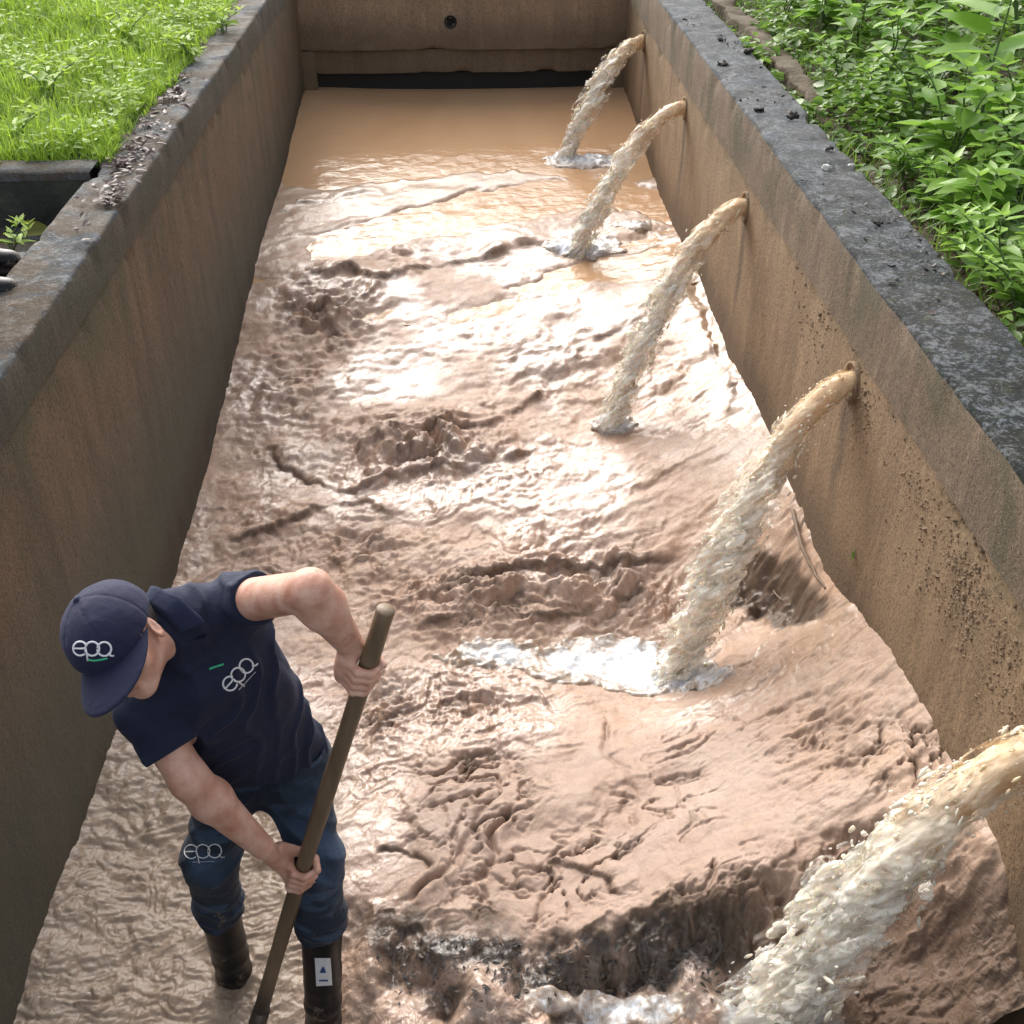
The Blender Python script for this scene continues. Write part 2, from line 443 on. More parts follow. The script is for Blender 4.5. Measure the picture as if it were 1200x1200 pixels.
            c = t.mix(t.math('MULTIPLY', t.math('MULTIPLY', acc, zm), t.math('MULTIPLY_ADD', st, 1.0, .15)), c, (.045, .03, .018))
        hh = t.math('ADD', t.noise(40, 6, .7), t.math('MULTIPLY', t.noise(240, 3, .6), .35))
        return t.fin(c, t.ramp(big, [(.3, .72), (.7, .9)]), t.bump(hh, .9, .008))
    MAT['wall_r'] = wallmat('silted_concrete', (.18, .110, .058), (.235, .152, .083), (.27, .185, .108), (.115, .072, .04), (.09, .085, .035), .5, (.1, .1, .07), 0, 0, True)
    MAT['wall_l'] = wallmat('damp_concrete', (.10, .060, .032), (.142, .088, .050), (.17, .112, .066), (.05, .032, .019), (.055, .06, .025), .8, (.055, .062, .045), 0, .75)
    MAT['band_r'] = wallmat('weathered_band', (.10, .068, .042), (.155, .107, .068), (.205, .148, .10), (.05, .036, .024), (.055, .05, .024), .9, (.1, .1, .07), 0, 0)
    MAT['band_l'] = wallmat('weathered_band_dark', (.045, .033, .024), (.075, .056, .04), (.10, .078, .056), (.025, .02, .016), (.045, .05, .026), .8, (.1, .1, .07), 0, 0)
    MAT['head'] = wallmat('headwall_concrete', (.20, .135, .082), (.26, .18, .115), (.30, .215, .14), (.12, .085, .055), (.09, .08, .04), .5, (.1, .1, .07), 0, 0)
    # top of the walls: wet blue grey cement with black lichen
    def topmat(name, dark, yoff=5.0, brown=.15):
        t = NT(name); o = t.z()
        n = t.noise(3.2, 7, .68, dist=.5)
        c = t.ramp(n, [(.28, (.045, .052, .058)), (.5, (.10, .113, .13)), (.72, (.165, .18, .205))])
        near = t.ramp(t.math('MULTIPLY_ADD', o[1], .2, yoff*.2), [(.42, 1.0), (1.0, .5)])
        li = t.math('MULTIPLY', t.ramp(t.math('ADD', t.math('MULTIPLY', t.noise(14, 8, .78, dist=.6), .6), t.math('MULTIPLY', t.noise(75, 4, .7), .4)), [(.42, 0.0), (.52, 1.0)]), t.math('MULTIPLY', near, dark))
        c = t.mix(li, c, (.018, .022, .02))
        ms = t.ramp(t.noise(22, 6, .7, dist=.8), [(.56, 0.0), (.66, .6)])
        c = t.mix(t.math('MULTIPLY', ms, near), c, (.05, .07, .03))
        c = t.mix(t.math('MULTIPLY', t.ramp(t.noise(5, 6, .7, dist=.6), [(.40, 0.0), (.56, 1.0)]), brown), c, (.085, .058, .035))
        sp = t.ramp(t.voro(70), [(.0, 1.0), (.16, 0.0)])
        c = t.mix(t.math('MULTIPLY', sp, t.ramp(t.noise(7, 4), [(.45, 0.0), (.6, .8)])), c, (.42, .43, .42))
        hh = t.math('ADD', t.noise(38, 7, .75), t.math('MULTIPLY', t.noise(150, 3, .6), .5))
        r = t.n('ShaderNodeMix'); t.l(li, r.inputs[0]); t.l(t.ramp(n, [(.3, .6), (.7, .8)]), r.inputs[2]); r.inputs[3].default_value = .95
        t.l(t.math('MULTIPLY_ADD', li, -.4, .5), t.b.inputs['Specular IOR Level'])
        return t.fin(c, r.outputs[0], t.bump(hh, 1.0, .012))
    MAT['top_r'] = topmat('lichen_cement', 1.0)
    MAT['top_l'] = topmat('lichen_cement_pale', .8, 5.0, .9)
    MAT['top_p'] = topmat('stained_cement', .7, 0.0, .8)
    t = NT('mossy_black_concrete')
    n = t.noise(6, 7, .7, dist=.4)
    MAT['blackwall'] = t.fin(t.ramp(n, [(.35, (.012, .013, .012)), (.55, (.03, .032, .028)), (.68, (.05, .06, .035)), (.74, (.22, .23, .21))]), .6, t.bump(t.noise(40, 5), .5, .008))
    t = NT('soil')
    n = t.noise(7, 7, .7, dist=.5)
    MAT['soil'] = t.fin(t.ramp(n, [(.3, (.035, .026, .016)), (.5, (.085, .062, .036)), (.7, (.14, .105, .065))]), .85, t.bump(t.noise(50, 6, .7), .9, .02))
    t = NT('lawn_soil')
    n = t.noise(5, 6, .7)
    MAT['lawnsoil'] = t.fin(t.ramp(n, [(.3, (.03, .05, .012)), (.7, (.06, .10, .02))]), .9, t.bump(t.noise(60, 5, .7), .8, .02))
    MAT['kerb'] = plain('mossy_earth_kerb', (.085, .062, .036), .9, .55, 14, .7, .012)
    MAT['hill'] = plain('forest_hill', (.03, .05, .018), .9, .6, .35, .8, .6)
    MAT['void'] = plain('dark_culvert', (.012, .011, .010), .8, .3)
    MAT['skin'] = (lambda t: t.fin(t.ramp(t.noise(22, 4, .55), [(.25, (.46, .20, .135)), (.5, (.60, .335, .245)), (.72, (.70, .45, .36))]), .45, t.bump(t.noise(300, 4, .7), .5, .002, t.bump(t.noise(38, 4, .6, dist=.6), .35, .006)),
                   Subsurface_Weight=.12, Subsurface_Radius=(.012, .005, .003), Subsurface_Scale=1.0))(NT('skin'))
    def cloth(name, a, b, weave=900, rough=.85, sheen=.25):
        t = NT(name)
        c = t.mix(t.noise(9, 5, .6), a, b)
        c = t.mix(t.math('MULTIPLY', t.noise(weave*.5, 2), .35), c, tuple(min(1, x*2.2) for x in b))
        return t.fin(c, rough, t.bump(t.noise(weave*.6, 2), .25, .0015, t.bump(t.noise(26, 5, .55, dist=.5), .35, .012)), Sheen_Weight=sheen, Sheen_Roughness=.5, Sheen_Tint=(.5, .55, .8))
    MAT['shirt'] = cloth('navy_pique', (.0022, .0046, .016), (.0038, .0085, .030), sheen=.06)
    MAT['collar'] = cloth('navy_rib', (.0035, .007, .026), (.006, .011, .038), sheen=.06)
    MAT['cap'] = cloth('navy_twill', (.004, .0055, .022), (.007, .0085, .034), 700, sheen=.07)
    t = NT('dark_denim')
    o = t.z()
    c = t.mix(t.noise(6, 6, .65, dist=.4), (.0026, .0065, .015), (.007, .017, .037))
    tw = t.n('ShaderNodeTexWave', wave_type='BANDS', bands_direction='DIAGONAL'); tw.inputs['Scale'].default_value = 260; tw.inputs['Distortion'].default_value = 1.2
    t.l(t.pos(), tw.inputs['Vector'])
    c = t.mix(t.math('MULTIPLY', tw.outputs['Fac'], .22), c, (.03, .055, .10))
    c = t.mix(t.attr('worn'), c, (.05, .09, .16)); nn_ = t.noise(24, 6, .7, dist=.4); c = t.mix(t.ramp(t.math('ADD', t.math('MULTIPLY', o[2], -.55), t.math('MULTIPLY_ADD', nn_, 1.5, -.25)), [(.42, 0.0), (.54, .75)]), c, (.15, .115, .085))
    MAT['denim'] = t.fin(c, .85, t.bump(t.noise(500, 2), .25, .0015, t.bump(t.noise(30, 5, .6, dist=.7), .5, .014)), Sheen_Weight=.06)
    MAT['rubber'] = stained('black_rubber', (.007, .008, .010), .38, .5, 30, .25, .004)
    t = NT('muddy_wood')
    c = t.ramp(t.noise(16, 6, .6, (1, 1, .12), .3), [(.3, (.10, .068, .042)), (.55, (.175, .12, .072)), (.75, (.24, .175, .11))])
    o = t.z()
    c = t.mix(t.ramp(t.math('ADD', o[2], t.math('MULTIPLY', t.noise(12), .12)), [(.20, 1.0), (.36, 0.0)]), c, (.03, .024, .02))
    MAT['wood'] = t.fin(c, .5, t.bump(t.noise(60, 5, .65, (1, 1, .15)), .5, .004))
    MAT['thread'] = plain('white_thread', (.72, .72, .74), .7, .1, 200, .1)
    MAT['green'] = plain('green_thread', (.05, .45, .22), .6, .2, 200, .1)
    MAT['blue'] = plain('blue_print', (.02, .06, .20), .5, .2, 100, .1)
    MAT['patch'] = plain('white_patch', (.62, .64, .66), .5, .12, 60, .1)
    MAT['hair'] = plain('dark_hair', (.02, .013, .009), .5, .4, 200, .5, .003)
    MAT['eye'] = plain('eye_white', (.55, .52, .5), .2, .1, 50, .05)
    MAT['steel'] = plain('muddy_steel', (.09, .075, .06), .45, .4, 30, .3, Metallic=.5)
    MAT['clod'] = plain('dark_clod', (.022, .017, .014), .7, .5, 80, .6, .006)
    MAT['pebble'] = plain('pale_pebble', (.6, .58, .54), .6, .2, 60, .2)
    MAT['crust'] = (lambda t: t.fin(t.ramp(t.noise(40, 5, .65), [(.3, (.12, .075, .042)), (.7, (.21, .14, .082))]), .8, t.bump(t.noise(120, 4), .6, .006)))(NT('dried_mud_crust'))
    def leafmat(name, dark, mid, light, trans=.35, rough=.45):
        t = NT(name)
        c = t.ramp(t.attr('tint'), [(.0, dark), (.5, mid), (1.0, light)])
        c = t.mix(t.math('MULTIPLY', t.noise(30, 4), .3), c, tuple(x*.6 for x in dark))
        t.fin(c, rough)
        tr = t.n('ShaderNodeBsdfTranslucent'); t.l(t.mix(.5, c, light), tr.inputs['Color'])
        mx = t.n('ShaderNodeMixShader'); mx.inputs[0].default_value = trans
        t.l(t.b.outputs[0], mx.inputs[1]); t.l(tr.outputs[0], mx.inputs[2]); t.l(mx.outputs[0], t.out.inputs['Surface'])
        return t.m
    MAT['grass'] = leafmat('lawn_blades', (.14, .26, .02), (.28, .46, .04), (.46, .62, .09), .45, .5)
    MAT['cover'] = leafmat('groundcover_leaf', (.04, .095, .014), (.14, .28, .035), (.32, .50, .08), .38, .4)
    MAT['leaf'] = leafmat('weed_leaf', (.07, .18, .022), (.20, .39, .045), (.37, .58, .11), .45, .38)
    MAT['yleaf'] = leafmat('yellowing_leaf', (.12, .12, .02), (.22, .24, .04), (.38, .38, .08), .35, .5)
    MAT['stem'] = plain('plant_stem', (.09, .14, .04), .6, .3, 60, .2)
    MAT['litter'] = leafmat('dead_leaf', (.045, .022, .022), (.11, .06, .055), (.30, .24, .22), .1, .5)
    MAT['brownlitter'] = leafmat('brown_leaf', (.05, .03, .015), (.13, .085, .045), (.26, .19, .11), .1, .6)
    MAT['twig'] = plain('dry_twig', (.19, .13, .085), .7, .4, 60, .4)
    MAT['debris'] = leafmat('sludge_litter', (.012, .011, .012), (.06, .042, .03), (.16, .11, .06), .0, .65)
make_mats()
MAT['stain'] = plain('slime_streak', (.135, .084, .046), .8, .35, 60, .3)
# ================================================================== THE CHANNEL BED
CTRL = []   # (x, y, z)
for (px, py) in [(735,110),(760,190),(790,265),(830,350),(855,420),(895,490),(935,590),(960,650),(1000,705),(1060,790),(1120,900)]:
    CTRL.append(atX(px, py, XR))
for (px, py) in [(355,110),(330,210),(305,290),(280,400),(255,500),(210,660),(130,880),(75,1020),(20,1180)]:
    CTRL.append(atX(px, py, XL))
for (px, py, z) in [(665,178,-1.10),(675,295,-1.24),(540,150,-1.04),(715,500,-1.46),(520,300,-1.27),(480,420,-1.42),(560,480,-1.47),(450,600,-1.57),
                    (650,600,-1.50),(850,560,-1.30),(600,720,-1.62),(780,770,-1.66),(690,780,-1.65),(900,700,-1.40),(480,760,-1.63),(650,860,-1.58),(650,950,-1.52),
                    (700,1040,-1.48),(900,940,-1.27),(1000,850,-1.13),(500,1000,-1.54),(450,900,-1.58),(270,1130,-1.60),(150,1000,-1.56),(300,800,-1.60),(378,1195,-1.63)]:
    CTRL.append(atz(px, py, z))
CTRL += [np.array([XR, 1.4, -.90]), np.array([XL, 1.2, -1.5]), np.array([0, 1.2, -1.5]), np.array([XR, 10.4, -1.0]), np.array([XL, 10.4, -1.0]), np.array([0, 9.75, -1.0]), np.array([0, 11.5, -1.0]), np.array([.7, 9.6, -.995]), np.array([-.7, 9.6, -.995])]
CTRL = np.array(CTRL)
def tps_fit(P, lam=.004):
    n = len(P); d = np.hypot(P[:, None, 0]-P[None, :, 0], P[:, None, 1]-P[None, :, 1])
    K = d*d*np.log(d+1e-9)+lam*np.eye(n)
    A = np.zeros((n+3, n+3)); A[:n, :n] = K; A[:n, n] = 1; A[:n, n+1:] = P[:, :2]; A[n, :n] = 1; A[n+1:, :n] = P[:, :2].T
    return np.linalg.solve(A, np.concatenate([P[:, 2], np.zeros(3)]))
W_UP = tps_fit(CTRL)
LOW = np.array([atz(*q) for q in [(560,1180,-1.62),(750,1170,-1.61),(640,1110,-1.59),(950,1150,-1.47),(1100,1130,-1.25),(1180,1080,-1.02),(1190,1190,-1.12),(420,1120,-1.64),(860,1080,-1.50),(1000,1010,-1.29),(1020,1190,-1.38)]]
               + [np.array([XR, 1.3, -1.1]), np.array([0, 1.2, -1.66]), np.array([XR, 1.85, -.97])])
W_LO = tps_fit(LOW)
def tps_eval(P, w, X, Y):
    s = w[-3]+w[-2]*X+w[-1]*Y
    for i in range(len(P)):
        d2 = (X-P[i, 0])**2+(Y-P[i, 1])**2+1e-12
        s = s+w[i]*.5*d2*np.log(d2)
    return s
def px_on_bed(px, py):
    z = -1.4
    for _ in range(8):
        p = atz(px, py, z); z = float(tps_eval(CTRL, W_UP, p[0], p[1]))
    return p
def poly_dist(X, Y, P, closed=False):
    """unsigned distance to a polyline and the side (+ = right of travel)"""
    best = np.full(X.shape, 1e9, np.float32); side = np.zeros(X.shape, np.float32); par = np.zeros(X.shape, np.float32)
    n = len(P); m = n if closed else n-1
    for i in range(m):
        a, b = P[i], P[(i+1) % n]; d = b-a; L2 = d@d+1e-12
        t = np.clip(((X-a[0])*d[0]+(Y-a[1])*d[1])/L2, 0, 1)
        dx, dy = X-a[0]-t*d[0], Y-a[1]-t*d[1]
        dd = np.sqrt(dx*dx+dy*dy); q = dd < best
        best = np.where(q, dd, best); side = np.where(q, np.sign(dx*d[1]-dy*d[0]), side); par = np.where(q, (i+t)/m, par)
    return best, side, par
def inside(X, Y, P):
    c = np.zeros(X.shape, bool); n = len(P); j = n-1
    for i in range(n):
        a, b = P[i], P[j]
        k = ((a[1] > Y) != (b[1] > Y)) & (X < (b[0]-a[0])*(Y-a[1])/(b[1]-a[1]+1e-12)+a[0])
        c ^= k; j = i
    return c
SCARP_PX = [(393,1075),(405,1048),(440,1062),(490,1064),(520,1070),(560,1080),(600,1079),(640,1087),(690,1084),(720,1074),(765,1066),(795,1050),(820,1035),(862,1028),(905,1024),(940,1000),(965,978),(990,965),(1020,955),(1060,945),(1110,955),(1150,985),(1195,1000)]
SCARP = np.array([px_on_bed(*q)[:2] for q in SCARP_PX])
SCARP = np.concatenate([SCARP, [[XR+.1, SCARP[-1][1]-.02]]])
LOWPOLY = np.concatenate([SCARP, [[XR+.1, .9], [SCARP[0][0]-.0, .9]]])
def PXS(*pts): return np.array([px_on_bed(*q)[:2] for q in pts])
# ledges: polylines along which the bed drops towards the viewer (height, length of the lip behind, groove)
LEDGES = [
    (PXS((318,252),(345,240),(385,236),(428,224),(450,226)), .035, .10, .02),
    (PXS((348,312),(372,325),(410,318),(440,330),(462,324),(500,314),(560,303),(615,288),(650,284)), .06, .16, .03),
    (PXS((330,360),(360,372),(395,368),(430,352),(450,330)), .06, .10, .02),
    (PXS((300,505),(340,545),(372,572),(415,576),(450,562),(500,553),(545,546),(600,538),(640,520)), .075, .16, .045),
    (PXS((470,520),(520,505),(570,498),(620,470),(665,430),(705,392),(745,378),(785,380)), .05, .12, .02),
    (PXS((255,640),(310,628),(370,600),(420,590),(470,600)), .04, .10, .02),
    (PXS((440,660),(500,690),(560,686),(600,672),(650,664),(700,668),(760,662),(812,652)), .055, .13, .03),
    (PXS((480,735),(540,722),(600,716),(660,722),(720,700),(780,690)), .04, .10, .02),
    (PXS((830,395),(850,430),(862,465),(850,490)), .03, .06, .015),
    (PXS((440,990),(470,985),(500,998),(508,1018)), .03, .05, .03),
    (PXS((620,1018),(660,1005),(700,1016),(745,1033)), .035, .05, .03),
    (PXS((800,1052),(830,1025),(880,1020),(930,985)), .03, .05, .02),
    (PXS((880,648),(905,632),(930,612),(940,590)), .10, .12, .04),
]
# open cracks: narrow grooves
CRACKS = [
    (PXS((585,932),(560,955),(548,985),(530,1010),(495,1035),(480,1055)), .030, .011),
    (PXS((602,942),(596,960),(572,978),(580,1000),(565,1025),(540,1045)), .034, .012),
    (PXS((708,838),(710,885),(735,910),(745,925),(738,955),(745,970)), .018, .012),
    (PXS((650,978),(665,990),(640,1010),(605,1025)), .014, .007),
    (PXS((633,1040),(630,1060),(626,1078)), .022, .009),
    (PXS((735,925),(726,950),(742,958)), .02, .009),
    (PXS((795,915),(792,950)), .012, .006),
    (PXS((812,945),(825,965)), .010, .006),
    (PXS((620,800),(650,840)), .010, .007),
    (PXS((505,925),(490,955)), .013, .008),
    (PXS((595,870),(640,882),(690,875)), .010, .008),
    (PXS((975,800),(985,850),(1005,900)), .015, .02),
    (PXS((930,790),(960,830),(1000,930)), .012, .02),
]
def px_on_low(px, py):
    z = -1.65
    for _ in range(8):
        p = atz(px, py, z); z = float(tps_eval(LOW, W_LO, p[0], p[1]))
    return p
def ell_mask(X, Y, px, py, rx, ry, rot=0.0, low=False):
    """soft ellipse on the bed, radii given at that place in pixels of the photograph"""
    on = px_on_low if low else px_on_bed
    c = on(px, py)[:2]; ex = on(px+rx, py)[:2]-c; ey = on(px, py-ry)[:2]-c
    M = np.linalg.inv(np.array([ex, ey]).T)
    u = M[0, 0]*(X-c[0])+M[0, 1]*(Y-c[1]); v = M[1, 0]*(X-c[0])+M[1, 1]*(Y-c[1])
    if rot: u, v = u*math.cos(rot)+v*math.sin(rot), -u*math.sin(rot)+v*math.cos(rot)
    return np.exp(-(u*u+v*v))
ROUGH = [(385,370,60,45,1.0),(490,525,110,40,1.0),(330,455,70,60,.6),(640,420,90,40,.35),(560,700,130,45,.9),(700,690,130,45,.9),(450,830,60,60,.7),(540,820,80,50,.6),
         (800,450,60,45,.6),(330,640,90,50,.5),(870,690,60,50,.6),(760,270,40,14,.8),(965,860,90,90,.45),(420,640,80,50,.6),(660,640,120,25,.35)]
CLODS_PX = [(380,372,55,38,1.0),(490,520,90,30,.9),(350,480,50,38,.6),(560,690,120,30,.5)]
POOLS = [PXS((310,50),(770,50),(738,103),(752,150),(775,205),(720,214),(660,206),(600,196),(520,205),(430,212),(380,222),(328,214)),
         PXS((362,303),(375,275),(440,255),(500,240),(560,222),(640,210),(720,206),(780,226),(800,262),(745,246),(690,240),(600,256),(520,276),(430,296)),
         PXS((590,336),(640,318),(700,304),(790,286),(812,306),(800,322),(700,330)),
         PXS((812,330),(835,360),(850,410),(838,380),(815,345))]
HOLE = px_on_bed(740, 775)

def bed(X, Y, detail=True):
    X = np.asarray(X, float); Y = np.asarray(Y, float)
    up = tps_eval(CTRL, W_UP, X, Y); lo = np.minimum(tps_eval(LOW, W_LO, X, Y), up-.03)
    wx = .05*fbm2(X*5, Y*5, 4, 11)+.022*fbm2(X*22, Y*22, 3, 12); wy = .05*fbm2(X*5+9, Y*5, 4, 13)+.022*fbm2(X*22, Y*22+5, 3, 14)
    XW, YW = X+wx, Y+wy
    d, _, _ = poly_dist(XW, YW, SCARP)
    ins = inside(XW, YW, LOWPOLY)
    sd = np.where(ins, d, -d)+.05*fbm2(X*7, Y*7, 4, 17)+.03*(billow2(X*13, Y*13, 3, 18)-.5)
    face = sstep(-.015, .16, sd+.04*fbm2(X*14, Y*14, 3, 15))
    lip = np.exp(-np.maximum(-sd, 0)/.05)*(sd < 0)
    z = up*(1-face)+lo*face+lip*.012*np.clip(.4+fbm2(X*9, Y*9, 3, 16), 0, 1)
    plateau = sstep(2.95, 2.7, Y+.0*X)*sstep(-.35, -.15, X)*(1-face)
    farsm = sstep(6.6, 8.2, Y)
    pool = np.zeros(X.shape)
    for P in POOLS:
        dd, _, _ = poly_dist(X+wx*1.2, Y+wy*1.5, P, True)
        pool = np.maximum(pool, sstep(-.05, .06, np.where(inside(X+wx*1.2, Y+wy*1.5, P), dd, -dd)))
    rough = np.clip(.12+.6*fbm2(X*1.9, Y*2.4, 3, 23), .03, .55)
    for q in ROUGH: rough = np.maximum(rough, .10+.95*ell_mask(X, Y, *q[:4])*q[4])
    rough = np.clip(rough, 0, .95)
    bankR = sstep(.45, .04, (XR-X)+.06*fbm2(X*3, Y*3, 3, 21))*sstep(3.9, 4.6, Y)    # smooth silt against the right wall
    personarea = sstep(.05, -.2, X+.45+.1*fbm2(X*4, Y*4, 2, 22))*sstep(3.2, 2.7, Y)
    rough = rough*(1-.55*plateau)*(1-.8*bankR)*(1-farsm*.75)*(1-.75*personarea)
    dark = np.zeros(X.shape)
    # ledges
    for P, hgt, back, gr in LEDGES:
        dd, sg, par = poly_dist(XW, YW, P)
        s = dd*sg                      # + = right of travel = towards the viewer when drawn left to right
        w = sstep(0, .12, par)*sstep(1, .88, par)
        amp = hgt*1.05*np.clip(.65+.8*fbm2(X*5, Y*5, 3, 31), 0.1, 1.2); w = w*np.clip(.8+1.3*fbm2(X*6, Y*6, 3, 35), 0, 1)
        up_ = np.where(s < 0, np.exp(-np.maximum(-s, 0)/back), np.exp(-(np.maximum(s, 0)/.024)**2))
        z = z+w*amp*up_ - w*gr*.8*np.exp(-np.abs(s-.015)/.014)
        dark = np.maximum(dark, w*.9*np.exp(-((s-.012)/.012)**2)*(dd < .1))  # shade under the ledge lip, painted into the colour
    for P, dep, wd in CRACKS:
        dd, sg, par = poly_dist(X+wx*.5, Y+wy*.5, P)
        w = sstep(0, .1, par)*sstep(1, .9, par)*(.6+.6*fbm2(X*16, Y*16, 2, 33))
        z = z-dep*np.clip(w, 0, 1.2)*np.exp(-(dd/wd)**2)+.35*dep*np.clip(w, 0, 1)*np.exp(-((dd-wd*2.2)/(wd*1.6))**2)
        dark = np.maximum(dark, .6*np.clip(w, 0, 1)*np.exp(-(dd/wd)**2))
    # torn sheets: rise gently towards the viewer, then break off in a ragged little step
    for sc, am, sd_, wv in ((3.6, .030, 301, 1.1), (9.0, .017, 311, .9), (21.0, .009, 321, .9)):
        ph = -(-XW*.28+YW*.96)*sc+wv*1.6*fbm2(X*2.2+sd_, Y*2.6, 4, sd_, .6)+.35*fbm2(X*19, Y*19, 3, sd_+1)
        fr = ph-np.floor(ph)
        ga = np.clip(.15+1.5*fbm2(X*3.3+np.floor(ph)*3.7, Y*3.3, 3, sd_+2), 0, 1)
        stp = fr*sstep(1.0, .93, fr)
        z = z+(1-pool)*np.clip(.25+rough*.9, 0, 1)*(1-.8*plateau)*(1-.8*personarea)*(1-.7*farsm)*am*ga*(stp-.4)
        dark = np.maximum(dark, (1-pool)*np.clip(rough+.25, 0, 1)*(1-.8*plateau)*(1-personarea)*ga*1.1*np.exp(-((fr-.985)/.028)**2))
    # scuffed crumbs in the upper part of the plateau
    sc_ = plateau*np.maximum.reduce([ell_mask(X, Y, 455, 850, 90, 70), ell_mask(X, Y, 560, 860, 70, 45)*.8, ell_mask(X, Y, 960, 850, 90, 110)*.8])
    cb = billow2(X*17+fbm2(X*6, Y*6, 2, 56), Y*22, 3, 57, .5)
    z = z+sc_*.026*(cb-.4); dark = np.maximum(dark, sc_*sstep(.22, .08, cb)*.8)
    # flow texture: ribs lying across the flow, tilted up to the right
    ca, sa = math.cos(.30), math.sin(.30)
    A = XW*ca+YW*sa; B = -XW*sa+YW*ca
    q1 = fbm2(A*2.2, B*5.5, 4, 41)
    q2 = 2*billow2(A*3.6+1.0*fbm2(X*3, Y*3, 2, 43), B*9+1.4*fbm2(X*4, Y*4, 2, 44), 3, 45, .5)-1
    q3 = 2*billow2(A*13+1.3*fbm2(X*9, Y*9, 2, 46), B*27+1.6*fbm2(X*10, Y*10, 2, 47), 3, 48, .5)-1
    q4 = fbm2(A*40, B*60, 2, 49, .5)
    calm = (1-pool)
    z = z+calm*(.028*q1*(1-farsm*.6)+(.3*rough+.8*rough*rough)*(.040*q2+.015*q3+.002*q4))
    # little torn flakes on the plateau
    fl = np.clip(ridge2(A*9+2*fbm2(X*5, Y*5, 2, 51), B*14, 4, 52, .6)-.34, 0, 1)
    z = z-plateau*calm*.10*fl*np.clip(fbm2(X*3.1, Y*3.1, 2, 53)+.25, 0, 1)
    dark = np.maximum(dark, plateau*np.clip(fl*4-.4, 0, 1)*np.clip(fbm2(X*3.1, Y*3.1, 2, 53)+.25, 0, 1)*1.3)
    # clods
    for q in CLODS_PX:
        m = ell_mask(X, Y, *q[:4])*q[4]
        cl = np.clip(fbm2(X*11, Y*11, 2, 61)+.25, 0, 1)
        z = z+m*.042*cl*calm
        dark = np.maximum(dark, m*sstep(.05, -.25, fbm2(X*15, Y*15, 3, 61))*.6)
        dark = np.maximum(dark, m*sstep(.35, .5, fbm2(X*9+4, Y*9, 3, 62))*.7)
    # shade in the creases of rough mud, painted into the colour
    dark = np.maximum(dark, calm*np.clip(rough-.25, 0, 1)*1.5*np.maximum(sstep(-.38, -.78, q3)*.9, sstep(-.42, -.8, q2)*.9))
    # scour pool under the fourth jet, hollow in the bank beside it
    hm = ell_mask(X, Y, 745, 778, 95, 38)+.7*ell_mask(X, Y, 620, 765, 100, 26)
    z = z-.05*np.clip(hm, 0, 1)
    ho = ell_mask(X+wx, Y+wy, 902, 694, 74, 58)
    z = z-.10*ho*(1+.3*q2)+.04*ho*(billow2(X*10, Y*10, 3, 63, .5)-.4)
    dark = np.maximum(dark, sstep(.22, .40, ho+.16*fbm2(X*14, Y*14, 4, 64))*.9)
    # sludge below the scarp: coarse, black at the foot
    mid0 = sstep(-.45, -.25, X)*sstep(1.0, .7, X); rb = fbm2(X*8, Y*8, 4, 71, .5); rc = ridge2(X*19, Y*19, 4, 72, .6)
    z = z+face*(.045*rb+.006*rc+mid0*.07*(billow2(X*5.0, Y*5.0, 2, 74, .4)-.42))
    soil = sstep(.75, 1.05, X+.1*rb)*face
    z = z+soil*.022*fbm2(X*20, Y*20, 3, 73, .5)
    band = sstep(.30, .10, sd+.10*rb)*sstep(-.03, .02, sd+.02*rb)
    mid = sstep(-.45, -.3, X)*sstep(1.0, .7, X)
    dark = np.maximum(dark, np.clip(band*(.85+1.3*rb+.5*(billow2(X*9, Y*9, 3, 75)-.4)), 0, 1)*(.3+.62*mid))
    dark = np.maximum(dark, face*mid*sstep(.1, -.3, rb)*.8)
    dark = np.maximum(dark, soil*.72)
    # the sludge around the man: level, wet, finely wrinkled
    z = z+personarea*(.0035*(2*billow2(A*20+1.5*fbm2(X*9, Y*9, 2, 87), B*34, 3, 88, .55)-1)+.011*fbm2(X*5+1.5*fbm2(X*3, Y*3, 2, 81), Y*11+1.5*fbm2(X*4, Y*4, 2, 85), 3, 82, .5)+.007*(billow2(X*9+1.5*fbm2(X*6, Y*6, 2, 83), Y*18+1.5*fbm2(X*7, Y*7, 2, 86), 2, 84, .4)-.5))
    z = z-pool*.045
    wet = np.clip(np.maximum.reduce([pool, personarea*1.0, farsm*.8, bankR*.9, .72*sstep(-.3, .35, fbm2(X*2.2, Y*2.2, 3, 91))*(1-plateau)*(1-.8*face), .06*plateau]), 0, 1)
    tone = np.clip(np.maximum.reduce([pool, farsm, bankR, .6*sstep(.55, .1, XR-X)*(1-face)])+.25*fbm2(X*3, Y*3, 3, 92), 0, 1)
    fine = np.clip(.22+.35*rough+.06*plateau-.2*pool+.12*personarea+.4*face, .05, .8)
    wet = np.clip(np.maximum(wet*(1-.6*dark), face*mid*.9*sstep(-.3, .2, rc)), 0, 1)
    return z, np.clip(dark, 0, 1), wet, tone, fine, np.clip(plateau*(1-tone), 0, 1), personarea, np.clip(sstep(.03, .35, face)*(1-.55*soil)+.25*sstep(.15, .35, ho), 0, 1)

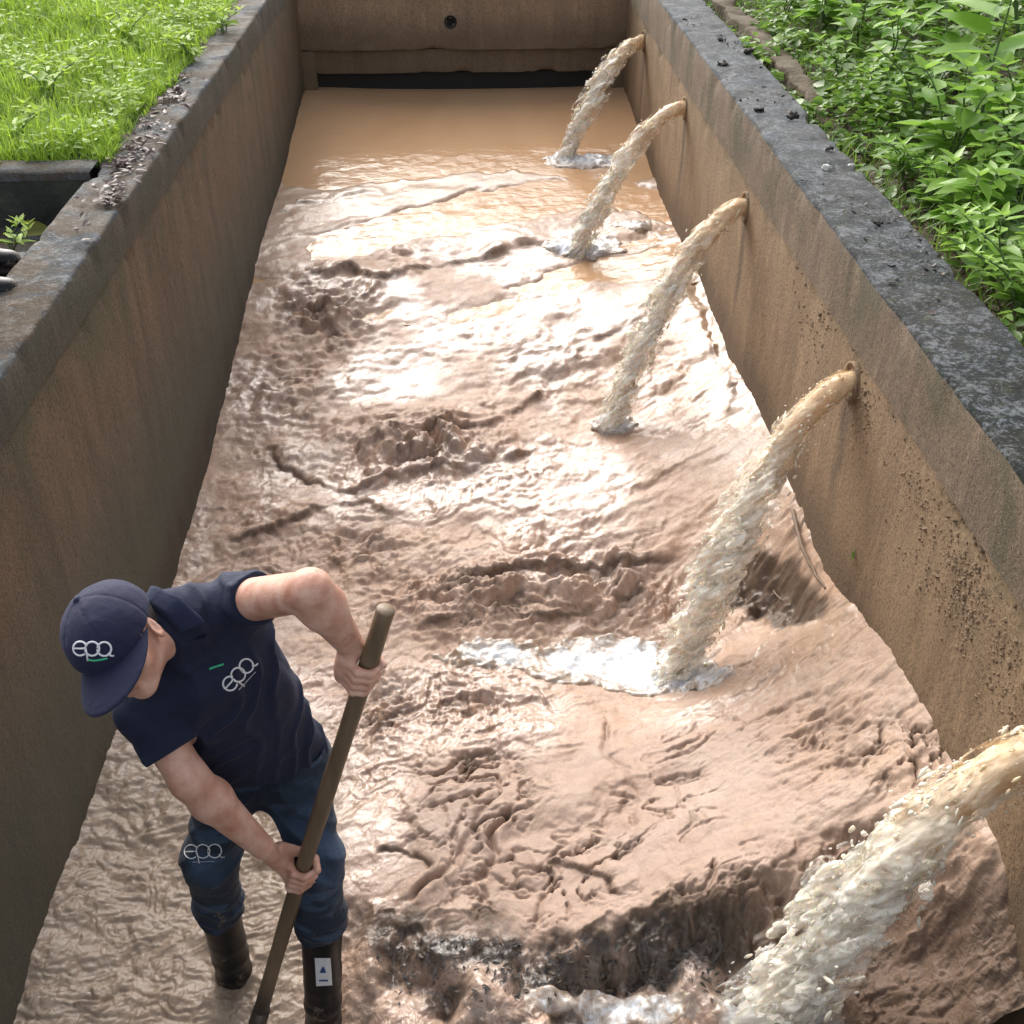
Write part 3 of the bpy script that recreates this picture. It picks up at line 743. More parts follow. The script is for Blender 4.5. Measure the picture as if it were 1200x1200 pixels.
def grid_mesh(xs, ys, Z):
    nx, ny = len(xs), len(ys)
    X, Y = np.meshgrid(xs, ys, indexing='ij')
    V = np.stack([X.ravel(), Y.ravel(), Z.ravel()], 1)
    i = np.arange(nx-1)[:, None]*ny+np.arange(ny-1)[None]
    Q = np.stack([i, i+ny, i+ny+1, i+1], -1).reshape(-1, 4)
    return V, Q
def rows_px(y0, y1, z, step):
    out = []; py = y1
    while py > y0: out.append(atz(600, py, z)[1]); py -= step
    return np.array(out)
ys = rows_px(96, 1290, -1.45, 1.35); ys = np.concatenate([ys, [10.4, 11.0, 11.8]])
xs = np.linspace(XL-.03, XR+.03, 760)
X, Y = np.meshgrid(xs, ys, indexing='ij')
Z, DK, WT, TN, FN, PL, PA, BK = bed(X, Y)
# rows lie farther apart than columns in the distance: smooth along the rows to match
dyr = np.abs(np.gradient(ys)); npass = np.minimum(2*(.55*dyr/(xs[1]-xs[0]))**2, 40).astype(int)
for q in range(int(npass.max())):
    m = npass > q
    for A_ in (Z, DK):
        B_ = A_[:, m]; A_[1:-1][:, m] = (B_[:-2]+2*B_[1:-1]+B_[2:])/4
BEDV, BEDQ = grid_mesh(xs, ys, Z)
bed_o = mesh_np('mud', BEDV, BEDQ, MAT['mud'], attrs=dict(dark=DK.ravel(), wet=WT.ravel(), tone=TN.ravel(), fine=FN.ravel(), plat=PL.ravel(), gray=PA.ravel(), blk=BK.ravel()))
tag(bed_o, 'wet brown mud flowing over the channel bed in torn ledges', kind='structure')
def zbed(x, y): return float(bed(np.array([x]), np.array([y]))[0][0])

# sheet of silty water lying over the far end and in the two pools in front of it
ysw = np.concatenate([rows_px(96, 345, -1.2, 1.6), [10.4, 11.0, 11.8]])
xsw = np.linspace(XL-.03, XR+.03, 300)
Xw, Yw = np.meshgrid(xsw, ysw, indexing='ij')
rip = sstep(8.3, 7.1, Yw+.25*fbm2(Xw*1.5, Yw*1.5, 3, 101))
Zw = tps_eval(CTRL, W_UP, Xw, Yw)-.012+rip*(.006*fbm2(Xw*6, Yw*11, 3, 102)+.004*ridge2(Xw*9, Yw*16, 3, 103))
far = np.zeros_like(Xw)
for q in [(560,190,150,12),(640,245,200,18),(760,265,60,20),(690,180,70,12)]: far = np.maximum(far, ell_mask(Xw, Yw, *q))
Zw += .008*far*ridge2(Xw*7, Yw*15, 3, 104)
V, Q = grid_mesh(xsw, ysw, Zw)
tag(mesh_np('water', V, Q, MAT['water'], attrs=dict(rip=np.clip(.15+rip*.4+far, 0, 1).ravel())), 'smooth brown silty water at the far end of the channel', kind='structure')

# ================================================================== WALLS AND GROUND
def wall_block(name, x0, x1, y0, y1, z0, z1, face_x, mat, root, seed, step=.04, amp=.004, mat2=None, bev=.012):
    """a long concrete block: uneven in plan and section, chipped rounded arrises"""
    n = int((y1-y0)/step)+1
    yy = np.linspace(y0, y1, n)
    prof = []
    nz = max(3, int((z1-z0)/.06)); nx = max(3, int(abs(x1-x0)/.06))
    for k in range(nz): prof.append((x1, z0+(z1-bev-z0)*k/(nz-1)))
    prof.append((x1+(x0-x1)/abs(x0-x1)*bev*.35, z1-bev*.3))
    for k in range(nx): prof.append((x1+(x0-x1)*((k+.0)/(nx-1)) + (x0-x1)/abs(x0-x1)*bev*(1-2*k/(nx-1)), z1))
    prof.append((x0-(x0-x1)/abs(x0-x1)*bev*.35, z1-bev*.3))
    for k in range(nz): prof.append((x0, z1-bev-(z1-bev-z0)*k/(nz-1)))
    prof = np.array(prof); m = len(prof)
    PX = np.repeat(prof[None, :, 0], n, 0); PZ = np.repeat(prof[None, :, 1], n, 0); PY = np.repeat(yy[:, None], m, 1)
    dx = amp*fbm3(PX*3, PY*3, PZ*3, 3, seed)+amp*.6*fbm3(PX*14, PY*14, PZ*14, 2, seed+1)
    dz = amp*fbm3(PX*3, PY*3, PZ*3+7, 3, seed+2)+amp*.7*fbm3(PX*16, PY*16, PZ*16, 2, seed+3)
    edge = np.zeros(m); edge[nz-1:nz+2] = 1; edge[nz+nx-1:nz+nx+3] = 1
    chip = np.clip(fbm3(PY*9, PX*9, PZ*0, 4, seed+5)-.12, 0, 1)*.05*edge[None]
    sx = np.sign(x0-x1)
    PX = PX+dx+sx*chip*np.where(np.arange(m) < m/2, 1, -1)[None]; PZ = PZ+dz*(PZ > z0+.02)-chip*.8
    V = np.stack([PX, PY, PZ], -1).reshape(-1, 3)
    i = np.arange(n-1)[:, None]*m+np.arange(m-1)[None]
    Q = np.stack([i, i+1, i+m+1, i+m], -1).reshape(-1, 4)
    if x1 < x0: Q = Q[:, ::-1]
    Q = np.concatenate([Q[:, ::-1], ])
    mid = np.tile(np.where((np.arange(m-1) >= nz-1) & (np.arange(m-1) < nz+nx+1), 1, 0), n-1) if mat2 else None
    o = mesh_np(name, V, Q, parent=None, mats=[mat, mat2] if mat2 else [mat], midx=mid)
    put(o, root); return o
# right wall: upper band and lower silted face set 14 mm back from it
wr = thing('concrete_wall', 'long concrete wall with blue grey lichened top along the jets side of the channel', 'wall', (1.5, 5.0, -1.7))
wall_block('coping', 1.64, XR-.014, -.6, 13.5, -.275, 0.0, 0, MAT['band_r'], wr, 201, mat2=MAT['top_r'])
wall_block('wall_face', 1.62, XR, -.6, 13.5, -2.1, -.279, 0, MAT['wall_r'], wr, 211, amp=.006)
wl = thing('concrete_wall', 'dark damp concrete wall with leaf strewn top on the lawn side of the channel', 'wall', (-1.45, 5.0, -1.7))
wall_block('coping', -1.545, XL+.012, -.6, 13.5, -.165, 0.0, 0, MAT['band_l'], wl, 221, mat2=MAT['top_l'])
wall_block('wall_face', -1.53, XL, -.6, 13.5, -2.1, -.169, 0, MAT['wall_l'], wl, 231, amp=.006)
# dried mud flakes stuck to the right wall
bm = Geo()
cnt = 0
while cnt < 2000:
    y = rng.uniform(1.2, 4.3); z = rng.uniform(-.78, -.30)
    lim = -.33-.05*(y-2)
    dens = math.exp(-((z-(-.42-.10*(3.2-y)*.3))/.13)**2)*(1 if y < 2.9 else math.exp(-(y-2.9)/.7))
    dens *= .25+1.3*max(0, float(vnoise2(np.array([y*4.5]), np.array([z*9.0]), 5)[0])+.25)
    if rng.random() > dens: continue
    cnt += 1
    r = rng.uniform(.002, .0095)*(1.4 if rng.random() < .12 else .8)
    a = np.linspace(0, 2*np.pi, 7, endpoint=False)+rng.uniform(0, 1)
    rr = r*rng.uniform(.6, 1.3, 7)
    ring = np.stack([np.full(7, XR+.004), y+rr*np.cos(a)*1.2, z+rr*np.sin(a)*.85], 1)
    top = ring.copy(); top[:, 0] = XR-r*rng.uniform(.2, .5, 7); top[:, 1:] = [y, z]+(top[:, 1:]-[y, z])*.7
    V = np.concatenate([ring, top, [[XR-r*.55, y, z]]])
    bm.add(V, [(k, (k+1) % 7, 7+(k+1) % 7, 7+k) for k in range(7)], [(7+k, 7+(k+1) % 7, 14) for k in range(7)])
cr = bm.build('mud_crust', MAT['crust'], smooth=False, root=wr); cr['kind'] = 'stuff'
# pipe mouths in the right wall, one above each other jet
JY = [8.75, 6.93, 5.2, 3.43, 1.70]; JZ = -.40
JR = [.062, .056, .060, .060, .066]
for y, r in zip(JY, JR):
    g = Geo(); a = np.linspace(0, 2*np.pi, 24, endpoint=False)
    def ring(rad, x): return np.stack([np.full(24, x), y+rad*np.cos(a), JZ+rad*np.sin(a)], 1)
    R4 = [ring(r*1.22, XR+.01), ring(r*1.22, XR-.010), ring(r*1.04, XR-.010), ring(r*1.04, XR+.005)]
    Q = [(i*24+k, i*24+(k+1) % 24, (i+1)*24+(k+1) % 24, (i+1)*24+k) for i in range(3) for k in range(24)]
    g.add(np.concatenate(R4), Q); g.build('pipe_mouth', MAT['wall_r'], root=wr)
# headwall with two beams over a dark culvert
hw = thing('headwall', 'brown concrete headwall with a round hole closing the far end of the channel', 'wall', (0, 10.2, -1.2))
def cwall(name, x0, x1, yf, yb, z0, z1, mat, root, seed, hole=None):
    nx, nz = int((x1-x0)/.025)+1, int((z1-z0)/.02)+1
    xx = np.linspace(x0, x1, nx); zz = np.linspace(z0, z1, nz)
    A, B = np.meshgrid(xx, zz, indexing='ij')
    yy = yf+.008*fbm3(A*4, B*4, A*0+yf, 3, seed)+.003*fbm3(A*20, B*20, A*0, 2, seed+1)
    chip = np.clip(fbm3(A*7, B*0, A*0+3, 4, seed+4), 0, 1)*.03*np.exp(-(B-z0)/.02)
    V = np.stack([A, yy+chip, B+chip*.6], -1).reshape(-1, 3)
    i = np.arange(nx-1)[:, None]*nz+np.arange(nz-1)[None]
    Q = np.stack([i, i+nz, i+nz+1, i+1], -1).reshape(-1, 4)
    if hole is not None:
        cc = V[Q].mean(1); Q = Q[np.hypot(cc[:, 0]-hole[0], cc[:, 2]-hole[1]) > hole[2]]
    g = Geo(); g.add(V, Q)
    lo, hi = np.array([x0, yf+.03, z0+.002]), np.array([x1, yb, z1])
    x0_, y0_, z0_ = lo; x1_, y1_, z1_ = hi
    b = [(x0_,y0_,z0_),(x1_,y0_,z0_),(x1_,y1_,z0_),(x0_,y1_,z0_),(x0_,y0_,z1_),(x1_,y0_,z1_),(x1_,y1_,z1_),(x0_,y1_,z1_)]
    bq = [(0,3,2,1),(4,5,6,7),(1,2,6,5),(2,3,7,6),(3,0,4,7)]
    g.add(b, bq)
    # skirt joining the rough face to the block
    for strip in (np.arange(nx)*nz, np.arange(nx)*nz+nz-1):
        S = V[strip]; T = S.copy(); T[:, 1] = yf+.032
        m = len(S); g.add(np.concatenate([S, T]), [(k, k+1, m+k+1, m+k) for k in range(m-1)])
    return g.build(name, mat, root=root, smooth=True)
HX, HZ = -.098, -.455
cwall('upper_beam', XL-.05, XR+.05, YB, YB+.55, -.672, .02, MAT['head'], hw, 301, (HX, HZ, .036))
cwall('lower_beam', XL+.02, XR-.02, YB+.05, YB+.5, -.865, -.675, MAT['head'], hw, 311)
g = Geo(); a = np.linspace(0, 2*np.pi, 20, endpoint=False)
V = np.concatenate([np.stack([HX+r*np.cos(a), np.full(20, y), HZ+r*np.sin(a)], 1) for r, y in ((.052, YB-.012), (.036, YB-.012), (.036, YB+.029))])
g.add(np.concatenate([V, [[HX, YB+.0285, HZ]]]), [(i*20+k, i*20+(k+1) % 20, i*20+20+(k+1) % 20, i*20+20+k) for i in range(2) for k in range(20)], [(40+k, 40+(k+1) % 20, 60) for k in range(20)])
g.build('drain_hole', MAT['void'], root=hw)
for x0, x1 in ((XL-.005, XL+.10), (XR-.10, XR+.005)):
    g = Geo(); g.box((x0, YB-.02, -1.5), (x1, YB+.3, -.676)); g.build('pier', MAT['head'], root=hw, smooth=False)
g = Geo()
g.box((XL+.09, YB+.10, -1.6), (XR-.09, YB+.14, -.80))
g.build('dark_gap_board', MAT['void'], root=hw, smooth=False)  # near black board added to make the gap under the beams dark

# ground sheets
def sheet(name, x0, x1, y0, y1, fn, mat, label, nx, ny):
    xx = np.linspace(x0, x1, nx); yy = np.linspace(y0, y1, ny)
    A, B = np.meshgrid(xx, yy, indexing='ij'); V, Q = grid_mesh(xx, yy, fn(A, B))
    return tag(mesh_np(name, V, Q, mat), label, kind='structure')
def lawn_z(X, Y): return -.03+.05*fbm2(X*.8, Y*.8, 3, 401)+.05*sstep(-2.2, -4, X)
sheet('lawn', -9, -1.53, 4.72, 14, lawn_z, MAT['lawnsoil'], 'bright green lawn beyond the left wall', 90, 110)
def ledge_z(X, Y): return -.055-.17*sstep(3.85, 4.25, Y)+.012*fbm2(X*5, Y*5, 4, 402)
sheet('paving', -5, -1.53, -.6, 4.62, ledge_z, MAT['top_p'], 'stained cement ledge beside the left wall', 90, 130)
def bank_z(X, Y):
    kerb = .0
    return -.14+.42*sstep(1.72, 3.4, X)+.35*sstep(3.2, 8, X)+.07*fbm2(X*1.3, Y*1.3, 4, 403)*sstep(1.7, 2.2, X)-.05*np.exp(-((X-1.78)/.10)**2)*sstep(4.5, 6, Y)
sheet('soil', 1.625, 10, -.6, 15, bank_z, MAT['soil'], 'dark soil bank rising beyond the right wall', 120, 180)
g = Geo(); g.add([(-400, -400, -2.3), (400, -400, -2.3), (400, 400, -2.3), (-400, 400, -2.3)], [(0, 1, 2, 3)])
tag(g.build('ground', MAT['soil'], smooth=False), 'ground under the whole site', kind='structure')
# wooded slope far up the valley: only the water sees it
th = np.linspace(0, 2*np.pi, 160); V = []; 
for k, (r, h) in enumerate(((40, -2.5), (60, 6), (85, 17), (120, 25))):
    for a in th: V.append((r*math.sin(a), r*math.cos(a)+6, h*(1+.25*math.sin(3*a+1)+.12*math.sin(11*a))*(.55 if k else 1)))
n = len(th); V = np.array(V)
Q = [(k*n+i, k*n+i+1, (k+1)*n+i+1, (k+1)*n+i) for k in range(3) for i in range(n-1)]
tag(mesh_np('hills', V, np.array(Q)[:, ::-1], MAT['hill']), 'green wooded slopes round the site', kind='structure')

# cross wall and low kerb wall
cw = thing('cross_wall', 'low black mossy cross wall with a pale top below the lawn', 'wall', (-3, 4.66, -.3))
g = Geo(); nx = 90; xx = np.linspace(-5, -1.548, nx)
f0 = 4.61+.01*fbm2(xx*5, xx*0, 3, 411); 
V = np.concatenate([np.stack([xx, f0, np.full(nx, -.4)], 1), np.stack([xx, f0, np.full(nx, -.012)], 1)]); g.add(V, [(k, k+1, nx+k+1, nx+k) for k in range(nx-1)])
g.build('wall_face', MAT['blackwall'], root=cw)
g = Geo(); t0 = .004+.006*fbm2(xx*7, xx*0+2, 3, 412)
V = np.concatenate([np.stack([xx, f0-.006, np.full(nx, -.03)], 1), np.stack([xx, f0-.006, t0], 1), np.stack([xx, f0+.15, t0+.004], 1), np.stack([xx, f0+.15, np.full(nx, -.3)], 1)])
g.add(V, [(j*nx+k, j*nx+k+1, (j+1)*nx+k+1, (j+1)*nx+k) for j in range(3) for k in range(nx-1)])
g.build('coping', MAT['top_l'], root=cw)
kw = thing('kerb_wall', 'low crumbling brown kerb wall running behind the right wall under the plants', 'wall', (1.85, 8, -.2))
kb = wall_block('wall_face', 1.91, 1.785, 3.6, 13.5, -.45, -.05, 0, MAT['kerb'], kw, 421, amp=.03, bev=.012)
for v in kb.data.vertices:
    v.co.z -= .20*float(sstep(6.6, 4.2, v.co.y+8))
# ================================================================== JETS
G = 9.81
LAND = [(664, 182), (676, 298), (716, 500), (793, 790), (893, 1205)]
RAD = [(.052, .056, .050), (.046, .046, .050), (.048, .056, .050), (.047, .058, .062), (.054, .068, .080)]
JLAB = ['farthest cream water jet pouring from the wall pipe near the headwall',
        'thin cream water jet second from the headwall curving into a brown pool',
        'middle water jet of the five arcing down onto pale glossy mud',
        'long broken water jet ending in a white foaming pool beside a dark hollow',
        'nearest and widest frothy water jet in the bottom right corner']
SPL = [[(690,188,55,9,.8)], [(690,290,50,12,.9),(745,268,35,9,.6)], [(718,498,34,14,.7)],
       [(750,785,72,32,1.15),(690,772,80,30,.9),(590,764,90,24,.66),(810,785,50,26,.75)], [(900,1200,80,40,1.0),(740,1192,100,26,.8),(650,1185,50,20,.6)]]
for ji in range(5):
    p0 = np.array([XR-.004, JY[ji], JZ]); p1 = px_on_bed(*LAND[ji])
    if ji == 4: p1 = atz(893, 1205, -1.60)
    tt = math.sqrt(2*(p0[2]-p1[2])/G); v = np.array([(p1[0]-p0[0])/tt, (p1[1]-p0[1])/tt, 0])
    ts = np.linspace(0, tt*1.02, 34)
    SP = p0+ts[:, None]*v+np.array([0, 0, -.5*G])*(ts**2)[:, None]
    SP = np.concatenate([[p0+np.array([.03, 0, 0])], SP])
    seg = np.linalg.norm(np.diff(SP, axis=0), axis=1); arc = np.concatenate([[0], np.cumsum(seg)]); LT = arc[-1]
    r0, r1, r2 = RAD[ji]
    h = [.0085, .0075, .0062, .0052, .0046][ji]
    m = r1*2.0+.03
    S = SDF(SP.min(0)-m, SP.max(0)+m, h)
    X_, Y_, Z_ = [S.o[i]+S.h*np.arange(S.n[i]) for i in range(3)]
    GX, GY, GZ = np.meshgrid(X_, Y_, Z_, indexing='ij')
    best = np.full(GX.shape, 9.0); sarc = np.zeros(GX.shape)
    for i in range(len(SP)-1):
        a, b = SP[i], SP[i+1]; ab = b-a
        t = np.clip(((GX-a[0])*ab[0]+(GY-a[1])*ab[1]+(GZ-a[2])*ab[2])/(ab@ab), 0, 1)
        d2 = (GX-a[0]-t*ab[0])**2+(GY-a[1]-t*ab[1])**2+(GZ-a[2]-t*ab[2])**2
        q = d2 < best; best = np.where(q, d2, best); sarc = np.where(q, arc[i]+t*seg[i], sarc)
    D = np.sqrt(best); sn = sarc/LT
    R_ = np.where(sn < .45, r0+(r1-r0)*sstep(0, .45, sn), r1+(r2-r1)*sstep(.45, 1, sn))
    near = D < R_*2.0+.02
    x, y, z, s, rr, dd, st = GX[near], GY[near], GZ[near], sn[near], R_[near], D[near], sarc[near]
    k = 1/rr.mean()
    ox, oz = y*k, (x*.7-z*.7)*k          # across the jet
    al = st*k*.42
    n1 = fbm3(al*1.1, ox*1.0, oz*1.0, 2, 500+ji*20); n2 = 1-2*np.abs(fbm3(al*2.2, ox*1.9, oz*1.9, 2, 510+ji*20, .5)); n3 = fbm3(al*6, ox*5, oz*5, 2, 505+ji*20)
    g = sstep(.02, .5, s)
    d = dd-rr*(.82-.20*g+(.12+.62*g)*n1+(.08+.36*g)*(n2-.5)+(.015+.05*g)*n3)
    # holes and torn shreds low down
    d = np.maximum(d, np.where(s > .35, (n1+.3*n3-.62+.5*(1-g))*rr*.7, -1))
    S.F[near] = d.astype(np.float32)
    # loose drops thrown off the jet
    nd = int([4, 4, 8, 14, 18][ji])
    for _ in range(nd):
        s_ = rng.beta(2.2, 1.5); i = min(int(s_*(len(SP)-1)), len(SP)-2)
        c = SP[i]+(SP[i+1]-SP[i])*rng.random(); u = unit(rng.normal(size=3)*[1, 1, .6])
        rad = (r1*.75)+abs(rng.normal())*.05*(.3+s_)
        c = c+u*rad; rd = rng.uniform(.0028, .0075)*(1.0 if ji > 1 else 1.4)
        S.cone(c, c+np.array([-.4, 0, -1])*rd*rng.uniform(.5, 2.5), rd, rd*.7, .006)
    P, Q = S.mesh(); P = relax(P, Q, 2, .45)
    # attribute: aerated towards the foot
    i = np.clip((P-S.o)/S.h, 0, S.n-1.001).astype(int)
    air = np.clip(sstep(.02, .55, sn[i[:, 0], i[:, 1], i[:, 2]])+.35*fbm3(P[:, 0]*14, P[:, 1]*14, P[:, 2]*14, 2, 530), 0, 1)
    # froth: thousands of small drops torn along the flow
    nf = [300, 300, 600, 1000, 1200][ji]
    s_ = rng.beta(1.7, 1.0, nf)*1.0; fi = s_*(len(SP)-1); i0 = np.clip(fi.astype(int), 0, len(SP)-2)
    cc = SP[i0]+(SP[i0+1]-SP[i0])*(fi-i0)[:, None]
    tg = np.gradient(SP, axis=0)[i0]; tg /= np.linalg.norm(tg, axis=1)[:, None]
    RR = np.where(s_ < .45, r0+(r1-r0)*sstep(0, .45, s_), r1+(r2-r1)*sstep(.45, 1, s_))
    e1 = np.cross(tg, np.array([0, 1, .1])); e1 /= np.linalg.norm(e1, axis=1)[:, None]; e2 = np.cross(tg, e1)
    aa = rng.uniform(0, 2*np.pi, nf); ro = RR*(.85+.15*s_+np.abs(rng.normal(0, 1, nf))*(.12+.45*s_))
    cc = cc+(e1*np.cos(aa)[:, None]+e2*np.sin(aa)[:, None])*ro[:, None]
    den = fbm3(cc[:, 0]*11, cc[:, 1]*11, cc[:, 2]*8, 3, 560+ji, .6)
    kp = rng.random(nf) < np.clip(.55+1.7*den, .04, 1); cc, tg, e1, e2, s_, den = cc[kp], tg[kp], e1[kp], e2[kp], s_[kp], den[kp]; nf = len(cc)
    sz = rng.gamma(2.0, .0011, nf)*[1.5, 1.4, 1.15, 1.0, 1.0][ji]*(.7+.6*s_)+.0012
    el = 1+rng.gamma(1.6, .8, nf)
    jt = rng.normal(0, .35, (nf, 3)); dv = tg+jt; dv /= np.linalg.norm(dv, axis=1)[:, None]; f1 = np.cross(dv, e1); f1 /= np.linalg.norm(f1, axis=1)[:, None]; f2 = np.cross(dv, f1)
    T6 = np.array([(1,0,0),(-1,0,0),(0,1,0),(0,-1,0),(0,0,1),(0,0,-1)], float)
    T12 = np.array([(1,1,0),(1,-1,0),(-1,1,0),(-1,-1,0),(1,0,1),(1,0,-1),(-1,0,1),(-1,0,-1),(0,1,1),(0,1,-1),(0,-1,1),(0,-1,-1)], float)/math.sqrt(2)
    TV = np.concatenate([T6, T12]); TT = []
    key = {tuple(np.round(v*(1 if k < 6 else math.sqrt(2))).astype(int)): k for k, v in enumerate(TV)}
    for sx in (1, -1):
        for sy in (1, -1):
            for sz_ in (1, -1):
                a_, b_, c_ = key[(sx,0,0)], key[(0,sy,0)], key[(0,0,sz_)]; ab_, bc_, ca_ = key[(sx,sy,0)], key[(0,sy,sz_)], key[(sx,0,sz_)]
                tt_ = [(a_,ab_,ca_),(ab_,b_,bc_),(ca_,bc_,c_),(ab_,bc_,ca_)]
                TT += tt_ if sx*sy*sz_ > 0 else [q[::-1] for q in tt_]
    TT = np.array(TT)
    DV = cc[:, None]+sz[:, None, None]*(TV[None, :, :1]*(dv*el[:, None])[:, None]+TV[None, :, 1:2]*f1[:, None]+TV[None, :, 2:3]*f2[:, None])
    DT = (np.arange(nf)[:, None, None]*18+TT[None]).reshape(-1, 3)
    dair = np.repeat(np.clip(sstep(.0, .5, s_)+.3*rng.normal(0, 1, nf), 0, 1), 18)
    shells = []
    for kk, (mu, aa1, aa2, sg_) in enumerate(((1.0, .75, .4, 1), (1.15, .9, .5, -1))):
        S.F[:] = 1.0
        m1 = fbm3(al*1.3+20*kk, ox*1.1+7, oz*1.1, 2, 570+ji*20+kk); m2 = 1-2*np.abs(fbm3(al*2.4, ox*2.1+3*kk, oz*2.1, 3, 575+ji*20+kk, .5))
        S.F[near] = (dd-rr*(mu*(.92+.14*g)+(.08+aa1*1.25*g)*m1+(.05+aa2*g)*(m2-.5))).astype(np.float32)
        S.plane_cut(p0-np.array([.0, 0, 0]), np.array([1.0, 0, 0]))
        SPp, SQ = S.mesh(); SPp = relax(SPp, SQ, 1, .4)
        ii = np.clip((SPp-S.o)/S.h, 0, S.n-1.001).astype(int); tup3 = (ii[:, 0], ii[:, 1], ii[:, 2])
        sa = np.clip(sstep(.02, .5, sn[tup3])+.25*fbm3(SPp[:, 0]*14, SPp[:, 1]*14, SPp[:, 2]*14, 2, 531), 0, 1)
        shells.append((SPp, SQ, dict(air=sa, fs=sarc[tup3], fx=SPp[:, 1], fz=(SPp[:, 0]-SPp[:, 2])*.7)))
    root = thing('water_jet', JLAB[ji], 'water jet', tuple(p1), 'five water jets from the pipes in the right wall')
    put(mesh_np('stream', P, Q, MAT['jet'], attrs=dict(air=air)), root)
    fo = put(mesh_np('froth', DV.reshape(-1, 3), DT, MAT['jet'], attrs=dict(air=dair)), root); fo['kind'] = 'stuff'
    for (SPp, SQ, at_), nm, mt in zip(shells, ('froth_sheet', 'spray_sheet'), ('jet_froth', 'jet_spray')):
        put(mesh_np(nm, SPp, SQ, MAT[mt], attrs=at_), root)
    # foam where it lands
    on_ = px_on_low if ji == 4 else px_on_bed
    E_ = [(on_(q[0], q[1]), q) for q in SPL[ji]]
    ex = [on_(q[0]+sx*q[2]*1.6, q[1]+sy*q[3]*1.9)[:2] for _, q in E_ for sx in (-1, 1) for sy in (-1, 1)]
    lo, hi = np.min(ex, 0), np.max(ex, 0); st_ = .007 if ji > 1 else .012
    lo = np.maximum(lo, [XL, .9]); hi = np.minimum(hi, [XR-.02, 10])
    xs_, ys_ = np.arange(lo[0], hi[0], st_), np.arange(lo[1], hi[1], st_)
    A, B = np.meshgrid(xs_, ys_, indexing='ij')
    mk = np.zeros_like(A)
    for _, q in E_: mk = np.maximum(mk, ell_mask(A, B, *q[:4], low=ji == 4)*q[4])
    mk = mk+.30*fbm2(A*9, B*9, 4, 541, .6)*sstep(.05, .4, mk)
    zb = bed(A, B)[0]
    zs = np.percentile(zb[mk > .4], 55) if ji in (3,) else zb
    if ji < 2: zb = np.maximum(zb, tps_eval(CTRL, W_UP, A, B)-.012)
    base = zb if ji != 3 else np.maximum(zb, .55*zs+.45*zb)
    core = ell_mask(A, B, LAND[ji][0], LAND[ji][1]-4, 42 if ji > 2 else 26, 22 if ji > 2 else 10, low=ji == 4)
    zz = base+(.008+.018*np.clip(mk, 0, 1))*(.35 if ji == 4 else 1.0)*np.clip(.6+.8*fbm2(A*14, B*14, 4, 551, .55), 0, 1.5)+(.025 if ji == 4 else .05)*core*np.clip(.6+fbm2(A*22, B*22, 3, 552), 0, 2)-.022*sstep(.42, .25, mk)
    V, Q = grid_mesh(xs_, ys_, zz)
    keep = (mk.ravel()[Q] > .27).all(1)
    if keep.sum() > 10:
        Q = Q[keep]; used = np.unique(Q); re = np.full(len(V), -1); re[used] = np.arange(len(used))
        put(mesh_np('splash_foam', V[used], re[Q], MAT['foam'], attrs=dict(foam=np.clip((mk-.30)*1.2+core*.6, 0, 1).ravel()[used])), root)

# ================================================================== THE MAN WITH THE SHOVEL
def PT(px, py, Y): return atY(px, py, Y)
FRp, FLp = atz(274, 1140, -1.60), atz(377, 1206, -1.63)
J = dict(LS=PT(281, 705, 1.99), LE=PT(364, 692, 1.80), LW=PT(412, 757, 1.86), RS=PT(170, 830, 1.86), RE=PT(222, 914, 1.76), RW=PT(307, 992, 1.785),
         NK=PT(206, 722, 1.91), HD=PT(141, 750, 1.80), HL=PT(345, 898, 2.04), HR=PT(270, 903, 2.02), KL=PT(371, 1010, 1.90), KR=PT(247, 1008, 1.96),
         ML=PT(377, 1088, 1.875), MR=PT(259, 1072, 1.975))
ST = PT(450, 713, 1.845); SB = px_on_bed(299, 1200)+np.array([0, 0, -.02])
HAX = unit(ST-SB)
def on_handle(py):
    best = None
    for t in np.linspace(0, 1, 2001):
        p = SB+(ST-SB)*t; v = p-CAM; yy = 600-FPX*(v@CU)/(v@CF)
        if best is None or abs(yy-py) < best[0]: best = (abs(yy-py), p)
    return best[1]
HCL, HCR = on_handle(789), on_handle(1024)
RHD = .0215
def head_frame():
    u = unit(CR*-.50+CU*.68+CT*.54); f = CR*.12+CU*-.75+CT*.65
    f = unit(f-u*(f@u)); return u, f, np.cross(u, f)
hu, hf, hl = head_frame()
HD = J['HD']
AX = [hl, hf, hu]
def H(l, f, u): return HD+hl*l+hf*f+hu*u

allp = np.array(list(J.values())+[ST])
B_ = SDF((-1.02, 1.50, -1.80), (-.15, 2.28, .12), .0036)
# trunk and legs (under the clothes)
SM = (J['LS']+J['RS'])/2; HM = (J['HL']+J['HR'])/2; sl = unit(J['LS']-J['RS']); hlr = unit(J['HL']-J['HR'])
tup = unit(SM-HM); tn = unit(np.cross(hlr+sl, tup)); tn = tn if tn@CT > 0 else -tn
for sg in (1, -1):
    B_.cone(SM+sl*.09*sg-tup*.06, HM+hlr*.05*sg+tup*.06, .080, .078, .05)
B_.cone(J['LS'], J['RS'], .046, .046, .05); B_.cone(J['HL'], J['HR'], .08, .08, .04)
B_.cone(SM+tup*.0, J['NK'], .06, .055, .05)
for h_, k_, m_, f_ in ((J['HL'], J['KL'], J['ML'], FLp), (J['HR'], J['KR'], J['MR'], FRp)):
    B_.cone(h_, k_, .068, .05, .03); B_.cone(k_, f_+np.array([0, 0, -.05]), .05, .036, .03)
    B_.cone(f_+np.array([0, 0, -.07]), f_+np.array([.05, -.14, -.10]), .036, .03, .03)
